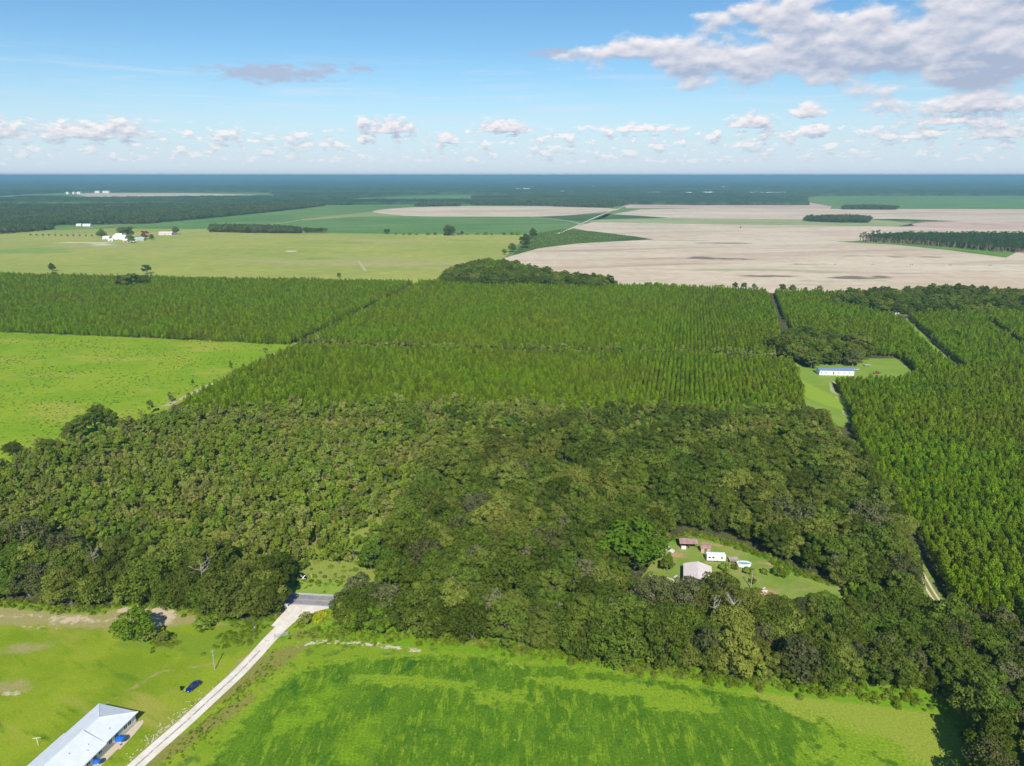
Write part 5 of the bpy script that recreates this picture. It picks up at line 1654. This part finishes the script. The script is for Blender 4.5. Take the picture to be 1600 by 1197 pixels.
gable_building('small_shed', (x, y), R(-4), 3.6, 2.6, 2.2, .6, plain('tan_siding', (.50, .36, .28), .85), M_rust, 'small tan shed with brown roof behind the white trailer', 'shed', .2, doors=[(1.3, 2.2, 0, 1.9, MATS['brown_door'], 'front', 'door')])
# white trailer with flat vaulted roof
x, y = G(1104, 877.5)
e = empty('white_trailer', (x, y, 0), R(-4), label='white travel trailer beside the small tan shed', cat='trailer')
m = MB(); m.box(0, 0, .5, 7.0, 2.5, 2.7); m.build('body', M_white, e)
m = MB(); m.add([(-.08, -.08, 2.7), (7.08, -.08, 2.7), (7.08, 2.58, 2.7), (-.08, 2.58, 2.7), (.1, .5, 2.85), (6.9, .5, 2.85), (6.9, 2.0, 2.85), (.1, 2.0, 2.85)], [(0, 1, 5, 4), (1, 2, 6, 5), (2, 3, 7, 6), (3, 0, 4, 7), (4, 5, 6, 7), (3, 2, 1, 0)]); rf = m.build('roof', plain('trailer_roof', (.82, .82, .80), .5), e)
for xx in (1.4, 3.2, 5.4):
    m = MB(); m.box(xx, 1.0, 2.85, xx + .45, 1.45, 3.0); m.build('roof_vent', plain('vent_white', (.6, .6, .58), .6), rf)
for xx in (.6, 2.0, 5.2):
    m = MB(); m.box(xx, -.03, 1.5, xx + .8, -.003, 2.1); m.build('window', M_glass, e)
m = MB(); m.box(3.7, -.035, .6, 4.4, -.003, 2.3); m.build('door', plain('trailer_door', (.7, .7, .68), .5), e)
for xx in (3.0, 3.9):
    for yy in (.1, 2.2):
        m = MB(); m.tube([(xx, yy, .36), (xx, yy + .22, .36)], .36, 14); m.build('wheel', M_tyre, e)
m = MB(); m.tube([(7.0, .6, .5), (8.2, 1.25, .5)], .05, 6); m.tube([(7.0, 1.9, .5), (8.2, 1.25, .5)], .05, 6); m.tube([(8.1, 1.25, 0), (8.1, 1.25, .6)], .05, 6); m.build('hitch', M_gal, e)
# oval above ground pool with white wall and a deck beside it
px_, py_ = G(1162, 884)
e = empty('swimming_pool', (px_, py_, 0), R(-5), label='oval above ground pool with white sides and turquoise water', cat='pool')
n = 28
def oval(a, b, z): return [(a * math.cos(2 * math.pi * k / n), b * math.sin(2 * math.pi * k / n), z) for k in range(n)]
A_, B_ = 2.6, 1.35
m = MB(); m.add(oval(A_, B_, 0) + oval(A_, B_, 1.25) + oval(A_ - .12, B_ - .12, 1.25) + oval(A_ - .12, B_ - .12, .3), [(k, (k + 1) % n, n + (k + 1) % n, n + k) for k in range(n)] + [(n + k, n + (k + 1) % n, 2 * n + (k + 1) % n, 2 * n + k) for k in range(n)] + [(2 * n + k, 2 * n + (k + 1) % n, 3 * n + (k + 1) % n, 3 * n + k) for k in range(n)]); m.build('pool_wall', M_white, e)
m = MB(); m.add(oval(A_ - .125, B_ - .125, .95), [tuple(range(n))]); m.build('water_surface', plain('pool_water', (.16, .38, .42), .08, spec=.5), e)
m = MB(); m.add(oval(A_ + .12, B_ + .12, 1.26) + oval(A_ - .16, B_ - .16, 1.26) + oval(A_ + .12, B_ + .12, 1.32) + oval(A_ - .16, B_ - .16, 1.32), [(2 * n + k, 2 * n + (k + 1) % n, 3 * n + (k + 1) % n, 3 * n + k) for k in range(n)] + [(k, (k + 1) % n, 2 * n + (k + 1) % n, 2 * n + k) for k in range(n)] + [(n + k, 3 * n + k, 3 * n + (k + 1) % n, n + (k + 1) % n) for k in range(n)]); m.build('rim', M_white, e)
x, y = G(1140, 881)
e = empty('pool_deck', (x, y, 0), R(-5), label='weathered wooden deck on posts at the left end of the pool', cat='deck')
M_deck = plain('weathered_wood', (.42, .33, .28), .9, var=.2, scale=1.5)
m = MB()
for k in range(14): m.box(0, k * .24, 1.05, 3.6, k * .24 + .21, 1.12)
m.build('deck_boards', M_deck, e)
for xx in (.05, 3.4):
    for yy in (.05, 3.1):
        m = MB(); m.box(xx, yy, 0, xx + .14, yy + .14, 1.045); m.build('post', M_deck, e)
m = MB()
for z in (1.5, 2.0): m.box(0, -.06, z, 3.6, .0, z + .09)
for xx in (0, 1.2, 2.4, 3.5): m.box(xx, -.06, 1.13, xx + .09, .0, 2.1)
m.build('railing', M_deck, e)
# heap of pale boards
x, y = G(1190, 926)
e = tag(empty('board_heap', (x, y, 0), .3), label='heap of pale boards and sheets on the grass right of the pole', cat='heap')
m = MB()
rgx = random.Random(4)
for k in range(16):
    a_ = rgx.uniform(-1.0, 1.0); cx_, cy_ = rgx.uniform(-1.8, 1.8), rgx.uniform(-.9, .9); l_, w_ = rgx.uniform(.8, 1.9), rgx.uniform(.25, .7); z_ = .06 + .06 * k
    pts = [(cx_ + math.cos(a_) * sx * l_ / 2 - math.sin(a_) * sy * w_ / 2, cy_ + math.sin(a_) * sx * l_ / 2 + math.cos(a_) * sy * w_ / 2) for sx, sy in ((-1, -1), (1, -1), (1, 1), (-1, 1))]
    m.prism(pts, z_, z_ + .05)
m.build('boards', plain('pale_boards', (.66, .58, .52), .8, var=.25, scale=1), e)
# white truck among the trees, left
truckp = [(-2.6, .85, .8), (-2.5, 1.0, .93), (-1.5, 1.08, .95), (-1.0, 1.1, .95), (.8, 1.1, .95), (2.5, 1.05, .95), (2.6, .8, .9)]
x, y = G(1043, 861)
vehicle('pickup_truck', x, y, R(140), 5.2, 1.95, truckp, (-1.1, .9, -.5, .7, 1.08, 1.75), car_paint('white_paint', (.7, .7, .7)), 'white pickup truck under the trees at the left of the clearing', 'truck', .38)
for i, (px, py, s) in enumerate([(1042, 913, 1.0), (1049, 906, .8), (1057, 902, .7)]):
    x, y = G(px, py)
    e = empty('scrap_pile', (x, y, 0), i, label=('long', 'middle', 'smallest')[i] + ' pile of pale scrap left of the barn', cat='scrap')
    m = MB()
    for k in range(7):
        a_ = rgx.uniform(-.5, .5) + 1.3; cx_, cy_ = rgx.uniform(-.4, .4), rgx.uniform(-1.4, 1.4) * s
        pts = [(cx_ + math.cos(a_) * sx * .6 - math.sin(a_) * sy * .14, cy_ + math.sin(a_) * sx * .6 + math.cos(a_) * sy * .14) for sx, sy in ((-1, -1), (1, -1), (1, 1), (-1, 1))]
        m.prism(pts, .05 + .07 * k, .05 + .07 * k + .06)
    m.build('scrap', plain('pale_scrap', (.62, .60, .56), .8, var=.2), e)
x, y = G(1131, 909)
e = empty('white_tank', (x, y, 0), 0, label='small white round tank on the grass right of the barn', cat='tank')
m = MB(); m.tube([(0, 0, 0), (0, 0, .7), (0, 0, .9), (0, 0, .98)], [.45, .45, .35, .12], 14); m.build('tank', M_white, e)
# red roofed shed in the trees
x, y = G(925, 938)
gable_building('red_shed', (x, y), R(10), 4.5, 3.2, 2.4, .8, plain('red_planks', (.42, .13, .07), .85), ribbed('rust_red_roof', (.36, .13, .08), .8, 0, 2, 'X', .2), 'small rust red shed half hidden in the oak belt', 'shed', .2, doors=[(1.5, 2.6, 0, 1.9, MATS['dark_opening'], 'front', 'door')])

# mobile home and yard things -----------------------------------------
a = np.array(G(1280, 586)); b = np.array(G(1334, 587)); dv = b - a
M_bluroof = ribbed('blue_grey_roof', (.20, .30, .46), .5, .2, 2.0, 'X')
Lm = np.linalg.norm(dv)
wins = [(1.0, 1.7, 1.5, 2.3, M_glass, 'front', 'window'), (4.2, 5.0, 1.5, 2.3, M_glass, 'front', 'window'), (13.2, 14.0, 1.5, 2.3, M_glass, 'front', 'window'), (17.0, 17.8, 1.5, 2.3, M_glass, 'front', 'window'), (21, 21.8, 1.5, 2.3, M_glass, 'front', 'window')]
gable_building('mobile_home', tuple(a), math.atan2(dv[1], dv[0]), Lm, 8.0, 3.6, .8, M_white, M_bluroof, 'long white mobile home with blue grey roof in the pine clearing', 'mobile home', .3,
               doors=[(9.6, 10.5, .6, 2.6, plain('dark_door', (.12, .10, .10), .6), 'front', 'door')], windows=wins)
x, y = G(1320, 570)
gable_building('garden_shed', (x, y), R(5), 3.6, 3.2, 2.4, 1.0, plain('grey_planks', (.42, .40, .36), .85), plain('tan_roof', (.5, .42, .34), .85), 'small grey garden shed behind the white mobile home', 'shed', .2, doors=[(1.2, 2.4, 0, 2.0, MATS['dark_opening'], 'front', 'door')])
x, y = G(1338, 578)
vehicle('parked_van', x, y, R(10), 4.4, 1.8, sedan, (-.95, 1.75, -.2, 1.0, .93, 1.42), car_paint('silver_paint', (.55, .55, .56)), 'silver car parked at the right end of the mobile home', 'car')
x, y = G(1355, 572)
e = empty('utility_trailer', (x, y, 0), R(3), label='low pale flatbed trailer on the grass behind the red truck', cat='trailer')
m = MB(); m.box(-2.6, -1, .6, 2.6, 1, .75); m.box(-2.6, -1, .75, -2.5, 1, 1.2); m.box(-2.5, -1, .75, 2.6, -.93, 1.1); m.box(-2.5, .93, .75, 2.6, 1, 1.1); m.build('bed', M_gal, e)
for s in (-1, 1):
    m = MB(); m.tube([(.2, s * .85, .34), (.2, s * 1.06, .34)], .34, 14); m.build('wheel', M_tyre, e)
x, y = G(1370, 584)
vehicle('red_truck', x, y, R(2), 5.2, 1.95, truckp, (-1.1, .9, -.5, .7, 1.08, 1.75), car_paint('red_brown_paint', (.26, .05, .03)), 'red brown pickup truck on the grass right of the mobile home', 'truck', .38)
# house at the top of the pine lane
x, y = G(1391, 497)
gable_building('white_house', (x, y), R(8), 12, 8, 3.0, 1.6, M_white, plain('grey_shingle', (.40, .40, .42), .85), 'white house with grey roof at the top of the pine lane', 'house', .4,
               doors=[(5.5, 6.5, 0, 2.1, MATS['dark_door'], 'front', 'door')], windows=[(1.5, 3, 1, 2.2, M_glass, 'front', 'window'), (8.5, 10, 1, 2.2, M_glass, 'front', 'window')])
x, y = G(1408, 498)
gable_building('dark_shed', (x, y), R(8), 7, 5, 2.6, 1.0, MATS['dark_planks'], plain('dark_roof', (.12, .12, .12), .8), 'dark shed standing right of the white house', 'shed', .3, doors=[(2, 4.5, 0, 2.2, MATS['dark_opening'], 'front', 'door')])

# far farmstead --------------------------------------------------------
def far_house(px, py, w, d, h, rise, wall, roof, label, rz=0.0, name='farm_building', cat='farm building'):
    x, y = G(px, py)
    k = [(w * .2, w * .2 + 1.2, 1, 2.3, M_glass, 'front', 'window'), (w * .7, w * .7 + 1.2, 1, 2.3, M_glass, 'front', 'window')]
    return gable_building(name, (x, y), rz, w, d, h, rise, wall, roof, label, cat, .4, doors=[(w * .45, w * .45 + 1.6, 0, 2.4, MATS['dark_opening'], 'front', 'door')], windows=k)


M_wroof = plain('white_roof', (.72, .72, .74), .6)
M_groof = plain('pale_green_roof', (.38, .50, .44), .6)
M_proof = plain('pale_pink_roof', (.66, .56, .52), .6)
far_house(160, 374, 15, 10, 4, 2.5, M_white, M_wroof, 'low white outbuilding left of the farmhouse')
far_house(176, 374.5, 28, 14, 5.5, 4.5, M_white, M_wroof, 'large white farmhouse with tall white roof in the far pasture', name='far_farmhouse', cat='house')
far_house(181, 371, 14, 10, 4.5, 4, M_white, M_wroof, 'tall white rear wing rising over the far farmhouse', .6)
far_house(169, 377, 10, 7, 3.5, 2, M_white, M_wroof, 'small white garage in front of the far farmhouse', .2)
far_house(192, 378.5, 11, 9, 4, 2.5, MATS['tan_siding'], M_wroof, 'tan building in front of the large far farmhouse')
far_house(203, 378, 8, 6, 3, 1.5, M_white, M_groof, 'small pale green roofed shed beside the barn')
far_house(210, 376.5, 21, 13, 4.5, 3, plain('pale_green_wall', (.4, .5, .45), .8), M_groof, 'pale green barn right of the far farmhouse', name='green_barn', cat='barn')
far_house(248, 367.5, 32, 14, 5, 3, M_proof, M_proof, 'long pale pink building beside the spreading tree', name='pink_building')
far_house(119, 353.6, 14, 10, 5, 2, M_white, M_wroof, 'white shed before the long wood, the left one of two')
far_house(129, 353.8, 22, 10, 5, 2, M_white, M_wroof, 'white shed before the long wood, the right one of two')
# distant white buildings along the plain
dist = [(103, 303.5, 30), (113, 303.4, 25), (120, 303.2, 40), (148, 301.6, 60), (160, 301.6, 90), (1100, 303.4, 120), (1108, 303.4, 60), (1170, 304, 90), (1182, 304, 150), (1195, 304, 120), (1208, 304, 150), (1118, 294, 90), (1128, 294, 120), (1015, 303.6, 120), (806, 297, 80), (818, 297, 110), (924, 293, 60), (875, 301.8, 60), (892, 301.9, 50), (1072, 304, 70)]
for i, (px, py, w) in enumerate(dist):
    grp = 'distant white buildings on the plain'
    x, y = G(px, py)
    gable_building('distant_building', (x, y), rng.uniform(-.1, .1), w * .62, 26, 13, 4, M_white, M_wroof, 'distant white building among the dark woods of the plain', 'building', .5)['group'] = grp
# irrigation risers across the sandy field
for k, px in enumerate((1244, 1305, 1364, 1424, 1485, 1547)):
    x, y = G(px, 413.5 + k * .4)
    e = empty('irrigation_tower', (x, y, .4), 0, label='thin irrigation tower standing in the large sandy field', cat='irrigation tower', group='irrigation towers')
    m = MB()
    for s in (-1, 1): m.tube([(s * 1.6, 0, .5), (0, 0, 4.2)], .12, 5)
    m.tube([(-1.6, 0, .5), (1.6, 0, .5)], .12, 5); m.build('frame', M_gal, e)
    for s in (-1, 1):
        m = MB(); m.tube([(s * 1.6, -.15, .6), (s * 1.6, .15, .6)], .6, 12); m.build('wheel', M_tyre, e)
x, y = G(1157, 356)
e = empty('field_tractor', (x, y, .4), .3, label='tiny dark tractor out on the sandy field', cat='tractor')
m = MB(); m.box(-2, -.8, 1.0, 1.2, .8, 2.0); m.box(.0, -.8, 2.0, 1.4, .8, 3.2); m.build('body', plain('dark_green_paint', (.02, .05, .03), .5), e)
for xx, rr_ in ((.8, 1.0), (-1.5, .6)):
    for s in (-1, 1):
        m = MB(); m.tube([(xx, s * .8, rr_), (xx, s * 1.3, rr_)], rr_, 14); m.build('wheel', M_tyre, e)

# rubble along the driveway
rub = []
for k in range(170):
    t = random.gauss(.62, .07)
    p = np.array(drive_line[int(t * (n_d - 1))])
    q = np.array(drive_line[min(int(t * (n_d - 1)) + 1, n_d - 1)])
    d = (q - p) / np.linalg.norm(q - p)
    p = p + d * random.uniform(0, 5) + np.array((d[1], -d[0])) * -1 * (2.4 + abs(random.gauss(0, 1.6))) * -1
    rub.append(p)
m = MB()
for p in rub:
    s = random.uniform(.06, .24)
    pts = [(p[0] + s * math.cos(a_) * random.uniform(.6, 1.1), p[1] + s * math.sin(a_) * random.uniform(.6, 1.1)) for a_ in np.linspace(0, 6.28, 7)[:-1]]
    m.prism(pts, 0, s * .5)
tag(m.build('limestone_rubble', plain('limestone_lumps', (.52, .45, .36), .9, var=.15)), label='pale limestone rubble scattered along the driveway', kind='stuff')

# ------------------------------------------------------------------ air
m = bpy.data.materials.new('haze_air')
m.use_nodes = True
T = NT(m.node_tree)
T.n.clear()
pv_ = T.node('ShaderNodeVolumePrincipled')
pv_.inputs['Color'].default_value = (0.24, 0.47, 0.65, 1)
pv_.inputs['Density'].default_value = 0.00010
pv_.inputs['Anisotropy'].default_value = 0.0
out = T.node('ShaderNodeOutputMaterial')
T.l.new(pv_.outputs[0], out.inputs['Volume'])
hz = MB().box(-63000, -63000, -1.5, 63000, 63000, H + 12).build('haze', m)
tag(hz, label='thin blue air over the plain', kind='stuff')
